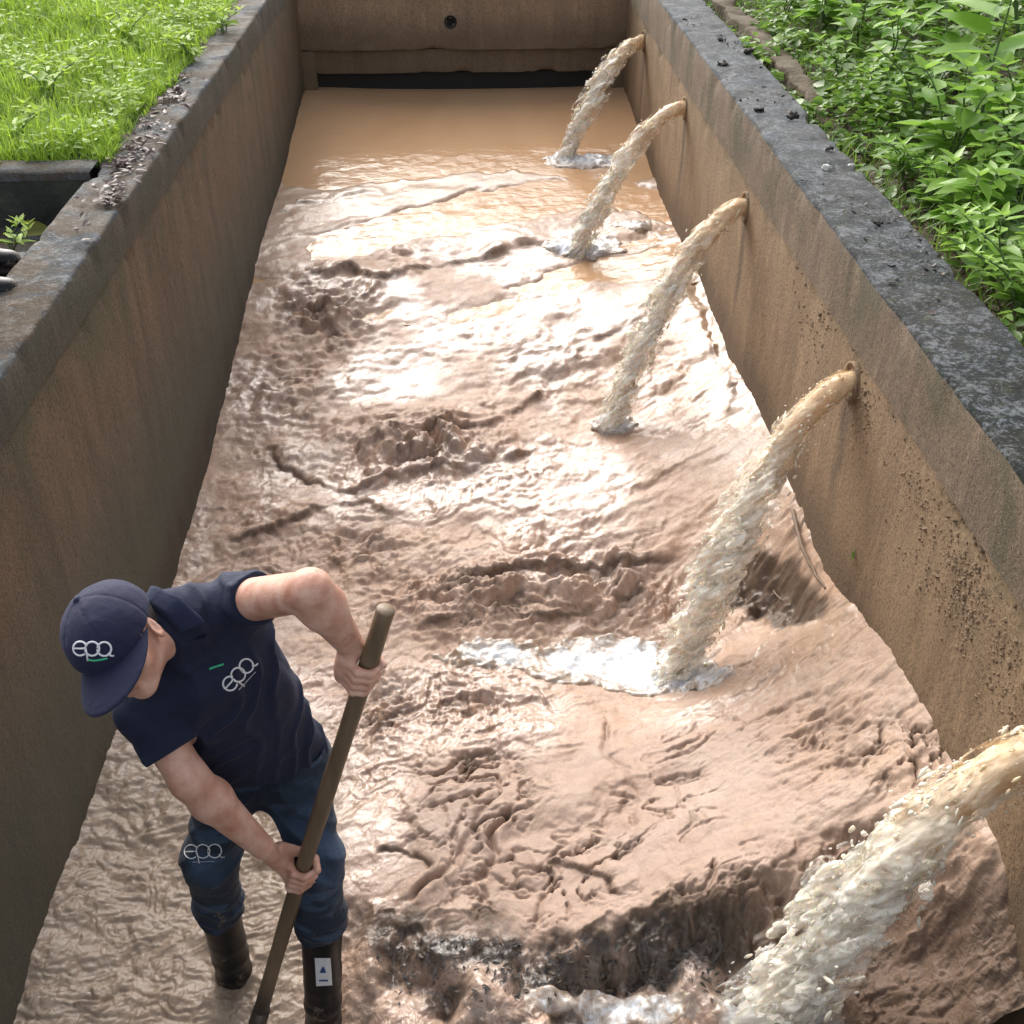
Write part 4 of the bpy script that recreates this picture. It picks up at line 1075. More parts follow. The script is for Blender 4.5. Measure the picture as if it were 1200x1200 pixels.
# arms
def arm(s, e, w):
    B_.cone(s, e, .051, .043, .03)
    m = e+(w-e)*.28
    B_.cone(e, m, .042, .0475, .025); B_.cone(m, w, .0475, .0295, .025)
arm(J['LS'], J['LE'], J['LW']); arm(J['RS'], J['RE'], J['RW'])
# hands closed round the handle
def hand(c, wrist, spread=1.0, roll=0.0):
    a = HAX
    n = CT-a*(CT@a); n = unit(n); l = np.cross(n, a)     # n: to the viewer, l: to the picture's left
    if l@CR > 0: l = -l
    l, n = l*math.cos(roll)+n*math.sin(roll), n*math.cos(roll)-l*math.sin(roll)
    kn = []
    for i, (ln, r) in enumerate(((1.0, .0102), (1.05, .0105), (1.0, .0100), (.86, .0088))):
        o = a*((1.5-i)*.0200*spread)
        k0 = c+o+l*(RHD+.026)+n*(.006-.003*i)
        k1 = c+o*1.02+l*(RHD*.62)+n*(RHD+.0145)
        k2 = c+o*.98-l*(RHD*.62*ln)+n*(RHD+.0095)
        k3 = c+o*.96-l*(RHD+.0085)*ln-n*.003
        B_.cone(k0, k1, r*1.18, r*1.04, .005); B_.cone(k1, k2, r*1.04, r*.97, .003); B_.cone(k2, k3, r*.96, r*.84, .003)
        B_.ell(k1, [l, n, a], (r*1.12, r*1.08, r*1.05), .004)
        kn.append(k0)
    for i, k0 in enumerate(kn):                               # back of the hand
        B_.cone(wrist, k0, .020, .0145, .014)
    B_.cone((wrist+kn[1])/2, (kn[1]+kn[2])/2, .021, .019, .014)
    # thumb behind the handle, tip showing on the far side
    t0 = wrist*.45+kn[0]*.55-n*.016+a*.008
    t1 = c+a*.046+l*(RHD*.75)-n*(RHD+.004)
    t2 = c+a*.044-l*(RHD*.55)-n*(RHD+.003)
    t3 = c+a*.040-l*(RHD+.014)+n*.001
    B_.cone(t0, t1, .0165, .0125, .012); B_.cone(t1, t2, .0122, .0112, .005); B_.cone(t2, t3, .0110, .0092, .004)
    return kn
hand(HCL, J['LW'], 1.0, .10); hand(HCR, J['RW'], 1.0, -.15)
# head
B_.cone(J['NK']-tup*.03, H(0, -.025, -.05), .060, .055, .03)
B_.ell(H(0, -.010, .020), AX, (.074, .094, .094), .01)
B_.ell(H(0, .022, -.045), AX, (.060, .068, .070), .03)
B_.ell(H(0, .060, -.098), AX, (.026, .022, .020), .025)
for sg in (1, -1):
    B_.ell(H(.040*sg, .058, -.036), AX, (.026, .022, .022), .02)           # cheek
    B_.cone(H(.010*sg, .086, .006), H(.045*sg, .074, .004), .0085, .008, .012)   # brow
    B_.ell(H(.030*sg, .090, -.014), AX, (.017, .013, .011), .008, cut=True)  # socket
    B_.ell(H(.0300*sg, .076, -.0135), AX, (.0135, .0125, .0105), .003)      # closed upper lid and eye
    B_.ell(H(.077*sg, -.012, -.016), [unit(hl*sg+hf*-.45), unit(hf+hl*sg*.45), hu], (.0085, .019, .031), .006)   # ear
    B_.ell(H(.086*sg, -.006, -.012), [unit(hl*sg+hf*-.45), unit(hf+hl*sg*.45), hu], (.006, .010, .018), .004, cut=True)
B_.cone(H(0, .088, -.004), H(0, .108, -.042), .0085, .0125, .010)           # nose
for sg in (1, -1): B_.ell(H(.011*sg, .097, -.046), AX, (.009, .010, .008), .006)
B_.cone(H(-.020, .083, -.069), H(.020, .083, -.069), .0065, .0065, .006); B_.cone(H(-.017, .082, -.080), H(.017, .082, -.080), .0075, .0075, .006)
B_.ell(H(0, .093, -.0745), AX, (.022, .008, .0016), .003, cut=True)
P, Q = B_.mesh(); P = relax(P, Q, 2, .4)
man = thing('person', 'person in navy cap and polo shirt bending to dig with a long handled shovel', 'person', tuple((FRp+FLp)/2))
body = put(mesh_np('body', P, Q, MAT['skin']), man)
del B_
# eyes and hair
g = Geo()
for sg in (1, -1):
    th_, ph_ = np.meshgrid(np.linspace(0, np.pi, 9), np.linspace(0, 2*np.pi, 14)[:-1], indexing='ij')
    V = H(.030*sg, .0795, -.0155)+.0098*np.stack([np.sin(th_)*np.cos(ph_), np.sin(th_)*np.sin(ph_), np.cos(th_)], -1).reshape(-1, 3)
    g2 = Geo(); g2.add(V, [(i*13+k, (i+1)*13+k, (i+1)*13+(k+1) % 13, i*13+(k+1) % 13) for i in range(8) for k in range(13)])
    g2.build('eye', MAT['eye'], root=man)
S = SDF(HD-.16, HD+.16, .004)
S.ell(H(0, -.016, .016), AX, (.0785, .096, .095), 0)
S.plane_cut(H(0, .022, 0), hf); S.plane_cut(H(0, 0, -.052), -hu)
for sg in (1, -1): S.ell(H(.08*sg, -.002, -.024), AX, (.03, .026, .036), .004, cut=True)
S.band(lambda x, y, z: .0016*fbm3(x*160, y*160, z*160, 2, 600))
P, Q = S.mesh(); put(mesh_np('hair', P, Q, MAT['hair']), man)
# cap
S = SDF(HD-.2, HD+.2, .0034)
S.ell(H(0, -.004, .036), AX, (.0945, .112, .094), 0)
S.plane_cut(H(0, .0, .016), unit(-hu-hf*.12))
def seams(x, y, z):
    q = np.stack([x, y, z], -1)-H(0, -.004, .036)
    an = np.arctan2(q@hl/.0945, q@hf/.112); r = np.hypot(q@hl/.0945, q@hf/.112)
    k = np.abs(((an/(np.pi/3)) % 1)-.5)*(np.pi/3)*np.maximum(r, .02)*.1
    return .0022*np.exp(-(k/.0022)**2)+.0022*fbm3(x*22, y*22, z*22, 2, 610)
S.band(seams)
S.ell(H(0, -.004, .132), AX, (.009, .009, .006), .002)
P, Q = S.mesh(); P = relax(P, Q, 1, .3)
cap = mesh_np('cap', P, Q, MAT['cap']); put(cap, man)
n_, m_ = 41, 12
V = []
for top in (1, 0):
    for i in range(n_):
        an = -1.32+2.64*i/(n_-1)
        ext = .092*max(0, math.cos(an/1.32*math.pi/2))**.42
        for k in range(m_):
            e = ext*k/(m_-1)
            fx = (.108)*math.cos(an)+e*1.0; lx = (.0915)*math.sin(an)*(1+.10*e/.09)
            dz = .014-.013*math.sin(an)**2*(.2+e/.09)-.26*e-1.4*e*e
            V.append(H(lx, fx-.010, dz-(0 if top else .0035)))
N1 = n_*m_
Q = [(i*m_+k, i*m_+k+1, (i+1)*m_+k+1, (i+1)*m_+k) for i in range(n_-1) for k in range(m_-1)]
Q += [(N1+a, N1+d, N1+c, N1+b) for a, b, c, d in Q]
edge = [i*m_+m_-1 for i in range(n_)]
Q += [(edge[i], N1+edge[i], N1+edge[i+1], edge[i+1]) for i in range(n_-1)]
e0 = [i*m_ for i in range(n_)]; Q += [(e0[i+1], N1+e0[i+1], N1+e0[i], e0[i]) for i in range(n_-1)]
brim = mesh_np('brim', np.array(V), np.array(Q), MAT['cap'])
def to_child(o, par, root):
    put(o, root); o.parent = par; return o
to_child(brim, cap, man)

# polo shirt
def folds(p, q, freq, amp, seed):
    """soft creases lying across the direction p -> q"""
    d = unit(q-p)
    def fn(x, y, z):
        s = (x-p[0])*d[0]+(y-p[1])*d[1]+(z-p[2])*d[2]
        w = 1.4*fbm3(x*7, y*7, z*7, 2, seed)
        return -amp*np.clip(1-2*np.abs(np.sin(s*freq+w*2.2)), -.6, 1)*np.clip(.35+fbm3(x*6+3, y*6, z*6, 2, seed+3), 0, 1)
    return fn
S = SDF((-1.02, 1.6, -1.08), (-.2, 2.3, .06), .0042)
for sg in (1, -1):
    S.cone(SM+sl*.098*sg-tup*.075, HM+hlr*.078*sg-tup*.04, .100, .106, .06, (tn, .93))
S.cone(SM-tup*.06+tn*.02, HM+tup*.02, .12, .11, .05, (tn, .9))
S.cone(J['LS']-sl*.01, J['RS']+sl*.01, .060, .060, .05)
S.cone(SM+tup*.03, J['NK'], .075, .062, .05); S.cone(J['NK']-tup*.025, J['LS']+tup*.005, .058, .060, .05); S.cone(J['NK']-tup*.03, J['RS'], .055, .058, .05)
SLh = J['LS']+(J['LE']-J['LS'])*.20; SRh = J['RS']+(J['RE']-J['RS'])*.62
S.cone(J['LS'], J['LS']+(J['LE']-J['LS'])*.42, .060, .060, .04)
S.cone(J['RS'], J['RS']+(J['RE']-J['RS'])*.72, .061, .060, .035)
S.band(folds(HM, SM, 40, .011, 620), .03)
S.band(folds(J['RS'], J['LS']-tup*.25, 46, .010, 640), .03)
S.band(lambda x, y, z: .008*fbm3(x*9, y*9, z*9, 3, 660), .03)
dL = unit(J['LE']-J['LS']); dR = unit(J['RE']-J['RS'])
S.cyl_cut(J['LS']+(J['LE']-J['LS'])*.24, dL, .085)
S.cyl_cut(J['RS']+(J['RE']-J['RS'])*.60, dR, .070)
def hem(c, d, rad, w=.022):
    def fn(x, y, z):
        t = (x-c[0])*d[0]+(y-c[1])*d[1]+(z-c[2])*d[2]; q = np.sqrt(np.maximum((x-c[0])**2+(y-c[1])**2+(z-c[2])**2-t*t, 0))
        return np.where(q < rad, .0022*np.exp(-((t+w)/.0028)**2)-.0016*((t > -w) & (t < .02)), 0)
    return fn
S.band(hem(J['LS']+(J['LE']-J['LS'])*.24, dL, .085), .012); S.band(hem(J['RS']+(J['RE']-J['RS'])*.60, dR, .075), .012)
hA, hB = PT(252, 916, 1.90), PT(386, 886, 2.0); hn = np.cross(hB-hA, tn); hn = unit(hn if hn[2] < 0 else -hn)
S.plane_cut((hA+hB)/2+hn*.022, hn)
P, Q = S.mesh(); P = relax(P, Q, 2, .4)
shirt = mesh_np('shirt', P, Q, MAT['shirt']); put(shirt, man)
# collar: a turned down band round the neck
nax = unit(H(0, -.02, -.05)-J['NK']); c1 = unit(hf-nax*(hf@nax)); c2 = np.cross(nax, c1)
V = []; n_ = 48; prof = [(.058, .040), (.063, .045), (.071, .034), (.080, .008), (.083, .002), (.079, .0), (.071, .026), (.062, .030)]
for i in range(n_):
    an = math.radians(14)+(2*math.pi-math.radians(28))*i/(n_-1)
    pt = 1+.30*math.exp(-(min(i, n_-1-i)/5.0)**2)
    for r, hh in prof:
        rr = r+.003*math.sin(an*7+hh*40)
        V.append(J['NK']+nax*((hh-.012)*(pt if hh < .02 else 1))+(c1*math.cos(an)*1.06+c2*math.sin(an))*rr*(pt**.4 if hh < .02 else 1)+nax*.012)
m_ = len(prof)
Q = [(i*m_+k, i*m_+(k+1) % m_, (i+1)*m_+(k+1) % m_, (i+1)*m_+k) for i in range(n_-1) for k in range(m_)]
to_child(mesh_np('collar', np.array(V), np.array(Q), MAT['collar']), shirt, man)

# jeans
S = SDF((-1.0, 1.65, -1.60), (-.25, 2.28, -.68), .0042)
S.cone(J['HL']+np.array([0, 0, .12]), J['HR']+np.array([0, 0, .12]), .090, .090, .05, (tn, .95))
S.cone(J['HL'], J['HR'], .098, .098, .05)
for h_, k_, m_ in ((J['HL'], J['KL'], J['ML']), (J['HR'], J['KR'], J['MR'])):
    S.cone(h_, k_, .092, .069, .05); S.cone(k_, m_+(m_-k_)*.1, .069, .063, .04)
    S.ell(m_-(m_-k_)*.22, [np.array([1, 0, 0]), np.array([0, 1, 0]), np.array([0, 0, 1])], (.066, .066, .05), .03)
    S.cyl_cut(m_, unit(m_-k_), .105)
def jf(x, y, z):
    low = np.exp(-np.minimum((z-J['ML'][2])**2, (z-J['MR'][2])**2)/.011)
    w = 1.3*fbm3(x*8, y*8, z*5, 2, 670)
    ring_ = np.clip(1-2*np.abs(np.sin(z*62+w*2.6+x*9)), -.5, 1)
    knee = np.exp(-(z-J['KL'][2])**2/.006)
    hip = np.exp(-(z-HM[2]+.04)**2/.008)
    diag = np.clip(1-2*np.abs(np.sin((z*.75+np.abs(x-HM[0])*.9)*52+w*2)), -.5, 1)
    return -.0055*low*ring_-.006*(knee+hip)*diag+.008*fbm3(x*8, y*8, z*8, 3, 680)
S.band(jf, .04)
P, Q = S.mesh(); P = relax(P, Q, 2, .4)
worn = np.clip(.75*np.exp(-((P[:, 2]-J['KL'][2]-.08)/.14)**2)*sstep(-.1, .35, fbm3(P[:, 0]*7, P[:, 1]*7, P[:, 2]*9, 3, 690))+.5*sstep(.15, .4, fbm3(P[:, 0]*12, P[:, 1]*12, P[:, 2]*38, 3, 691)), 0, .7)
jeans = mesh_np('jeans', P, Q, MAT['denim'], attrs=dict(worn=worn)); put(jeans, man)
# rubber boots
boots = []
for k_, m_, f_, toe in ((J['KL'], J['ML'], FLp, np.array([.07, -.17, 0])), (J['KR'], J['MR'], FRp, np.array([.02, -.18, 0]))):
    top = m_+(m_-f_)*.10
    S = SDF(np.minimum(top, f_)-np.array([.2, .32, .3]), np.maximum(top, f_)+np.array([.2, .2, .12]), .005)
    an = f_+np.array([0, 0, -.05])
    S.cone(top, an, .058, .050, .02); S.cone(an, an+toe*.3+np.array([0, 0, -.05]), .052, .048, .03); S.cone(an+toe*.2+np.array([0, 0, -.06]), an+toe+np.array([0, 0, -.075]), .046, .038, .03)
    S.plane_cut(top, unit(top-f_))
    S.band(lambda x, y, z: -.0035*np.clip(np.sin((z-f_[2])*75+2*fbm3(x*6, y*6, z*6, 2, 700)), 0, 1)*sstep(f_[2]+.26, f_[2]+.08, z)+.003*fbm3(x*12, y*12, z*12, 2, 701), .03)
    P, Q = S.mesh(); P = relax(P, Q, 2, .4)
    b = mesh_np('boot', P, Q, MAT['rubber']); put(b, man); boots.append(b)

# embroidery: strokes laid on the cloth
def bvh_of(o):
    me = o.data; l = np.array(man.location)
    co = np.empty(len(me.vertices)*3, np.float32); me.vertices.foreach_get('co', co)
    co = co.reshape(-1, 3)+l
    return BVHTree.FromPolygons([tuple(map(float, c)) for c in co], [tuple(p.vertices) for p in me.polygons])
def lay(bv, pts, lift):
    out = []
    for x, y in pts:
        d = unit(ray(x, y)); h_ = bv.ray_cast(Vector(CAM), Vector(d))
        if h_[0] is None: continue
        n = np.array(h_[1]); n = n if n@d < 0 else -n
        out.append(np.array(h_[0])+n*lift)
    return np.array(out)
def ring_pts(c, rx, ry, a0, a1, ux, uy, n=20):
    t = np.radians(np.linspace(a0, a1, n)); return [c+ux*rx*math.cos(q)+uy*ry*math.sin(q) for q in t]
def logo(o, c, ux, r, lw, name='logo', sq=1.0, caption=None):
    bv = bvh_of(o); ux = np.array(ux, float); ux /= np.linalg.norm(ux); uy = np.array([-ux[1], ux[0]])*sq  # uy: down the letters
    c = np.array(c, float); st = r*1.72; g = Geo()
    e, p, a = c, c+ux*st, c+ux*st*2
    strokes = [ring_pts(e, r, r, 48, 340, ux, uy), [e-ux*r*.9, e+ux*r*.2, e+ux*r*.85-uy*r*.1],
               ring_pts(p, r, r, -170, 170, ux, uy), [p-ux*r*.95-uy*r*.1, p-ux*r*.72+uy*r*.9, p-ux*r*.60+uy*r*1.75],
               ring_pts(a, r, r, -175, 175, ux, uy), [a+ux*r*.62+uy*r*.5, a+ux*r*.95+uy*r*.95, a+ux*r*1.4+uy*r*.95]]
    for s in strokes:
        q = lay(bv, s, -lw*.1)
        if len(q) > 2: g.tube(q, lw, 6)
    to_child(g.build(name, MAT['thread']), o, man)
    if caption:
        g = Geo()
        for t in np.arange(.2, caption, .36):
            q = lay(bv, [c+ux*r*t+uy*r*1.55, c+ux*r*(t+.12)+uy*r*1.5, c+ux*r*(t+.24)+uy*r*1.56], .0005)
            if len(q) > 2: g.tube(q, lw*.42, 5)
        if g.n: to_child(g.build('caption', MAT['thread']), o, man)
    return bv
bv = logo(cap, (94, 760), (1, .02), 8.2, .0023)
g = Geo(); q = lay(bv, [(104, 773), (110, 774), (118, 773), (126, 771)], .001)
if len(q) > 2: g.tube(q, .0022, 5); to_child(g.build('caption', MAT['green']), cap, man)
bv = logo(shirt, (269.5, 801), (20, -21.5), 8.2, .0023, caption=3.6)
g = Geo(); q = lay(bv, [(245, 784), (250, 782), (256, 780), (262, 778)], .001)
if len(q) > 2: g.tube(q, .0028, 5); to_child(g.build('sleeve_mark', MAT['green']), shirt, man)
logo(jeans, (224, 998), (1, -.03), 8.0, .0017, caption=3.4)
def patch(o, quad, mat, name, n=6, lift=.0022):
    bv = bvh_of(o); quad = np.array(quad, float); pts = []
    for i in range(n):
        for k in range(n):
            u, v = i/(n-1), k/(n-1)
            pts.append((quad[0]*(1-u)+quad[1]*u)*(1-v)+(quad[3]*(1-u)+quad[2]*u)*v)
    q = lay(bv, pts, lift)
    if len(q) != n*n: return None
    return to_child(mesh_np(name, q, np.array([(i*n+k, i*n+k+1, (i+1)*n+k+1, (i+1)*n+k) for i in range(n-1) for k in range(n-1)]), mat), o, man)
patch(boots[0], [(369, 1122), (387, 1122), (389, 1154), (371, 1155)], MAT['patch'], 'label_patch')
patch(boots[0], [(377.5, 1132), (379.5, 1132), (382, 1139), (374.5, 1139)], MAT['blue'], 'drop_emblem', 4, .0036)
patch(boots[0], [(374, 1147), (384, 1147), (384, 1149), (374, 1149)], MAT['blue'], 'drop_emblem', 3, .0036)
patch(boots[1], [(240, 1096), (247, 1096), (251, 1116), (245, 1117)], MAT['patch'], 'label_patch')

# shovel
sh = thing('shovel', 'long muddy round wooden shovel handle gripped in both hands', 'shovel', tuple(SB))
ks = np.linspace(0, 1, 40)
side = unit(np.cross(HAX, [0, 1, 0]))
pts = SB[None]+(ST-SB)[None]*ks[:, None]+side[None]*(.005*np.sin(ks*4.2))[:, None]
g = Geo(); r_ = RHD*(.98+.03*np.sin(ks*23)); r_[-1] *= .86
pts = np.concatenate([pts[:-1], [pts[-1]-HAX*.004, pts[-1]]]); r_ = np.concatenate([r_[:-1], [RHD*.99, RHD*.9]])
g.tube(pts, r_, 20); g.build('handle', MAT['wood'], root=sh)
g = Geo(); V = []; dn = -HAX; nn = unit(CT-dn*(CT@dn)); w = np.cross(dn, nn)
for i in range(9):
    for k in range(9):
        u = k/8*2-1; v = i/8
        wd = .10*(1 if v < .6 else math.sqrt(max(0.02, 1-((v-.6)/.42)**2)))
        V.append(SB+dn*(.02+.26*v)+w*u*wd+nn*(.02*(u*u)-.012))
g.add(V, [(i*9+k, i*9+k+1, i*9+k+10, i*9+k+9) for i in range(8) for k in range(8)])
g.tube([SB+HAX*.10, SB-HAX*.0, SB-HAX*.06], [RHD*1.15, RHD*1.25, RHD*.8], 14)
g.build('blade', MAT['steel'], root=sh)
# ================================================================== PLANTS
def leaf_batch(P, D, N, L, W, droop, tint):
    """P base, D along the leaf, N its upper side; eight points per leaf, folded along the midrib"""
    D = D/np.linalg.norm(D, axis=1)[:, None]; N = N-D*(N*D).sum(1)[:, None]; N /= np.linalg.norm(N, axis=1)[:, None]+1e-9
    S = np.cross(D, N); L = np.asarray(L)[:, None]; W = np.asarray(W)[:, None]; dr = np.asarray(droop)[:, None]
    def at(t, s, up): return P+D*L*t+S*W*s+N*(W*up-dr*L*t*t)
    V = np.stack([at(0, 0, 0), at(.33, 0, -.10), at(.68, 0, -.08), at(1, 0, 0), at(.25, .46, .1), at(.62, .36, .08), at(.25, -.46, .1), at(.62, -.36, .08)], 1)
    n = len(P); b = np.arange(n)[:, None]*8
    T = np.concatenate([b+np.array([[0, 1, 4]]), b+np.array([[0, 6, 1]]), b+np.array([[2, 3, 5]]), b+np.array([[2, 7, 3]])])
    Q = np.concatenate([b+np.array([[1, 2, 5, 4]]), b+np.array([[6, 7, 2, 1]])])
    return V.reshape(-1, 3), Q, T, np.repeat(tint, 8)
def blades(P, H_, W_, lean, tint):
    n = len(P); a = rng.uniform(0, 2*np.pi, n); d = np.stack([np.cos(a), np.sin(a), 0*a], 1); s = np.stack([-np.sin(a), np.cos(a), 0*a], 1)
    up = np.array([0, 0, 1.0]); V = []
    for t, w in ((0, .5), (.4, .42), (.75, .28)):
        c = P+up*(H_*t*(1-.25*lean*t))[:, None]+d*(H_*lean*t*t)[:, None]
        V += [c-s*(W_*w)[:, None], c+s*(W_*w)[:, None]]
    V.append(P+up*(H_*(1-.28*lean))[:, None]+d*(H_*lean)[:, None])
    V = np.stack(V, 1); b = np.arange(n)[:, None]*7
    Q = np.concatenate([b+np.array([[0, 1, 3, 2]]), b+np.array([[2, 3, 5, 4]])]); T = b+np.array([[4, 5, 6]])
    return V.reshape(-1, 3), Q, T, np.repeat(tint, 7)
def rand_dirs(n, up_lo, up_hi):
    a = rng.uniform(0, 2*np.pi, n); u = rng.uniform(up_lo, up_hi, n)
    return np.stack([np.cos(a)*np.sqrt(1-u*u), np.sin(a)*np.sqrt(1-u*u), u], 1)
UP = np.array([0, 0, 1.0])
# lawn
n = 95000
x = -1.50-np.abs(rng.beta(1.1, 1.5, n))*4.6; y = 4.74+rng.beta(1.0, 1.25, n)*6.0
x = np.where((rng.random(n) < .06), -1.56+rng.uniform(-.02, .10, n)*(fbm2(y*1.3, y*0, 3, 801)+.35), x)
cl = fbm2(x*2.6, y*2.6, 3, 802)
keep = rng.random(n) < .72+.5*cl; x, y, cl = x[keep], y[keep], cl[keep]; n = len(x)
P = np.stack([x, y, lawn_z(x, y)-.01], 1)
h = rng.uniform(.06, .15, n)*(1+.9*np.clip(cl, 0, 1))*np.where(rng.random(n) < .05, 1.6, 1); h *= np.where(x > -1.6, .6, 1)
w = rng.uniform(.004, .010, n)
tint = np.clip(.45+.5*cl+rng.normal(0, .18, n)+.2*fbm2(x*.7, y*.7, 2, 803), 0, 1)
g = Geo(); V, Q, T, A = blades(P, h, w, rng.uniform(.15, .9, n), tint); g.add(V, Q, T, A)
# small clover-like leaves among the blades
n2 = 15000; x = -1.54-rng.beta(1.0, 1.6, n2)*4.4; y = 4.76+rng.beta(1.0, 1.3, n2)*5.5
k = fbm2(x*1.9+5, y*1.9, 3, 804) > .0; x, y = x[k], y[k]; n2 = len(x)
P = np.stack([x, y, lawn_z(x, y)+rng.uniform(.03, .13, n2)], 1)
V, Q, T, A = leaf_batch(P, rand_dirs(n2, -.1, .5), np.tile(UP, (n2, 1))+rng.normal(0, .3, (n2, 3)), rng.uniform(.025, .06, n2), rng.uniform(.014, .034, n2), rng.uniform(.05, .3, n2), np.clip(rng.normal(.55, .22, n2), 0, 1))
g.add(V, Q, T, A)
tag(g.build('grass', MAT['grass'], smooth=True, attr='tint'), 'bright lime green grass and clover of the lawn', kind='stuff')
# ground cover on the bank
n = 64000
x = 1.665+rng.beta(1.0, 1.9, n)*4.2; y = 1.9+rng.beta(1.05, 1.5, n)*10
cl = fbm2(x*2.0, y*2.0, 4, 811); edge = sstep(1.64, 2.0, x+.22*fbm2(y*1.7, y*0, 3, 812)+.12*sstep(4.5, 7, y))
k = rng.random(n) < edge*(.55+.9*cl)+.03; x, y, cl = x[k], y[k], cl[k]; n = len(x)
hgt = np.clip(.05+.30*np.clip(cl+.15, 0, 1), .02, .4)*rng.random(n)**.6
P = np.stack([x, y, bank_z(x, y)+hgt], 1)
sz = np.where(rng.random(n) < .18, 1.7, 1)*rng.uniform(.028, .06, n)
tint = np.clip(.30+1.2*hgt+.25*cl+rng.normal(0, .16, n), 0, 1)
g = Geo(); V, Q, T, A = leaf_batch(P, rand_dirs(n, -.35, .45), np.tile(UP, (n, 1))+rng.normal(0, .38, (n, 3)), sz, sz*rng.uniform(.5, .8, n), rng.uniform(.05, .35, n), tint); g.add(V, Q, T, A)
n3 = 6000; x = 1.68+rng.beta(1, 2.6, n3)*2.6; y = 1.9+rng.random(n3)*7; P = np.stack([x, y, bank_z(x, y)-.005], 1)
V, Q, T, A = blades(P, rng.uniform(.04, .16, n3), rng.uniform(.003, .007, n3), rng.uniform(.3, 1.1, n3), np.clip(rng.normal(.55, .2, n3), 0, 1)); g.add(V, Q, T, A)
tag(g.build('ground_cover', MAT['cover'], attr='tint'), 'small leaved green ground cover over the soil bank', kind='stuff')

def plant(name, pos, h, nst, npair, L, W, lean, label, cat, mat='leaf', group=None, spread=.5, up=(.0, .6), droop=.3, parts=True, tb=.5):
    root = thing(name, label, cat, tuple(pos), group)
    gs, gl = Geo(), Geo(); Pl, Dl, Ll, Tl = [], [], [], []
    for s in range(nst):
        a = rng.uniform(0, 2*np.pi); d = np.array([math.cos(a), math.sin(a), 0])*spread*rng.uniform(.3, 1)*(0 if nst == 1 else 1)+np.array([lean[0], lean[1], 0])
        hh = h*rng.uniform(.75, 1.05); t = np.linspace(0, 1, 9)
        pts = np.array(pos)[None]+np.stack([d[0]*hh*t**1.6, d[1]*hh*t**1.6, hh*t*(1-.15*np.hypot(*d[:2])*t)], 1)+np.stack([.012*np.sin(t*7+a), .012*np.cos(t*6+a), t*0], 1)
        gs.tube(pts, np.linspace(.0075, .0025, 9)*(h/.5)**.5, 6)
        for k in range(npair):
            tt = .22+.78*(k+.5)/npair; c = pts[0]*0+np.array([np.interp(tt, t, pts[:, q]) for q in range(3)])
            a0 = k*2.4+rng.uniform(-.4, .4)
            for e in (0, math.pi):
                uz = rng.uniform(*up); dd = np.array([math.cos(a0+e)*math.sqrt(1-uz*uz), math.sin(a0+e)*math.sqrt(1-uz*uz), uz])
                st = .12*L; gs.tube([c, c+dd*st*.5, c+dd*st], .0016, 5)
                Pl.append(c+dd*st); Dl.append(dd); Ll.append(L*rng.uniform(.65, 1.1)*(.7+.5*math.sin(math.pi*min(1, tt)))); Tl.append(np.clip(tb+.25*(tt-.5)+rng.normal(0, .13), 0, 1))
        for e in range(3):
            a0 = e*2.1+rng.uniform(0, 1); dd = unit([math.cos(a0), math.sin(a0), .9]); Pl.append(pts[-1]); Dl.append(dd); Ll.append(L*.6); Tl.append(min(1, tb+.3))
    Pl, Dl, Ll, Tl = map(np.array, (Pl, Dl, Ll, Tl)); n = len(Pl)
    V, Q, T, A = leaf_batch(Pl, Dl, np.tile(UP, (n, 1))+rng.normal(0, .22, (n, 3)), Ll, Ll*W*rng.uniform(.85, 1.1, n), droop*rng.uniform(.4, 1.2, n), Tl)
    gl.add(V, Q, T, A)
    gs.build('stem', MAT['stem'], root=root); gl.build('foliage', MAT[mat], root=root, attr='tint')
    return root
def on_bank(px, py):
    z = .1
    for _ in range(12):
        p = atz(px, py, z); z = .5*z+.5*float(bank_z(np.array([p[0]]), np.array([p[1]]))[0])
    return np.array([p[0], p[1], z])
plant('weed', on_bank(1138, 190), .95, 1, 9, .27, .42, (.02, .05), 'tallest weed on the bank with large drooping pointed leaves at the top right', 'plant', up=(-.05, .5), droop=.35, tb=.55)
plant('weed', on_bank(1196, 300), .85, 1, 7, .16, .55, (.0, -.02), 'thin pale stalked weed with few round leaves at the right edge', 'plant', up=(-.1, .4), tb=.55)
plant('weed', on_bank(1110, 205), .5, 4, 5, .15, .6, (-.1, -.05), 'dense bush of broad soft leaves left of the tallest weed', 'plant', spread=.6, tb=.55)
plant('weed', on_bank(1160, 345), .34, 3, 5, .10, .42, (-.45, -.05), 'sprawling weed leaning over the bare soil near the right edge', 'plant', spread=.7, tb=.7)
plant('fern', on_bank(1195, 375), .32, 6, 9, .07, .4, (-.25, -.1), 'feathery light green fern lowest on the bank at the right edge', 'plant', spread=1.0, tb=.85)
BUSH = [(1040,95,.40),(1075,150,.42),(1000,60,.34),(1085,40,.55),(1050,20,.5),(965,35,.3),(920,20,.28),(1020,140,.26),(1190,60,.6),(1180,180,.5),(1060,215,.26),(1120,270,.28),
        (1150,255,.36),(985,95,.24),(1110,100,.5),(1165,10,.65),(1140,310,.22),(1010,10,.45),(1185,230,.42),(1090,245,.24)]
for i, (px, py, h) in enumerate(BUSH):
    k = i % 3
    plant('leafy_plant', on_bank(px, py), h, 3, 5+k, (.12, .09, .14)[k], (.62, .5, .5)[k], (0, 0),
          ('bushy green plant with broad soft leaves among others on the bank', 'bushy green plant with small narrow leaves among others on the bank', 'bushy green plant with long pointed leaves among others on the bank')[k],
          'plant', group=('broad leaved bushes on the bank', 'small leaved bushes on the bank', 'long leaved bushes on the bank')[k], spread=.75, up=(-.15, .5), tb=(.5, .42, .6)[k])
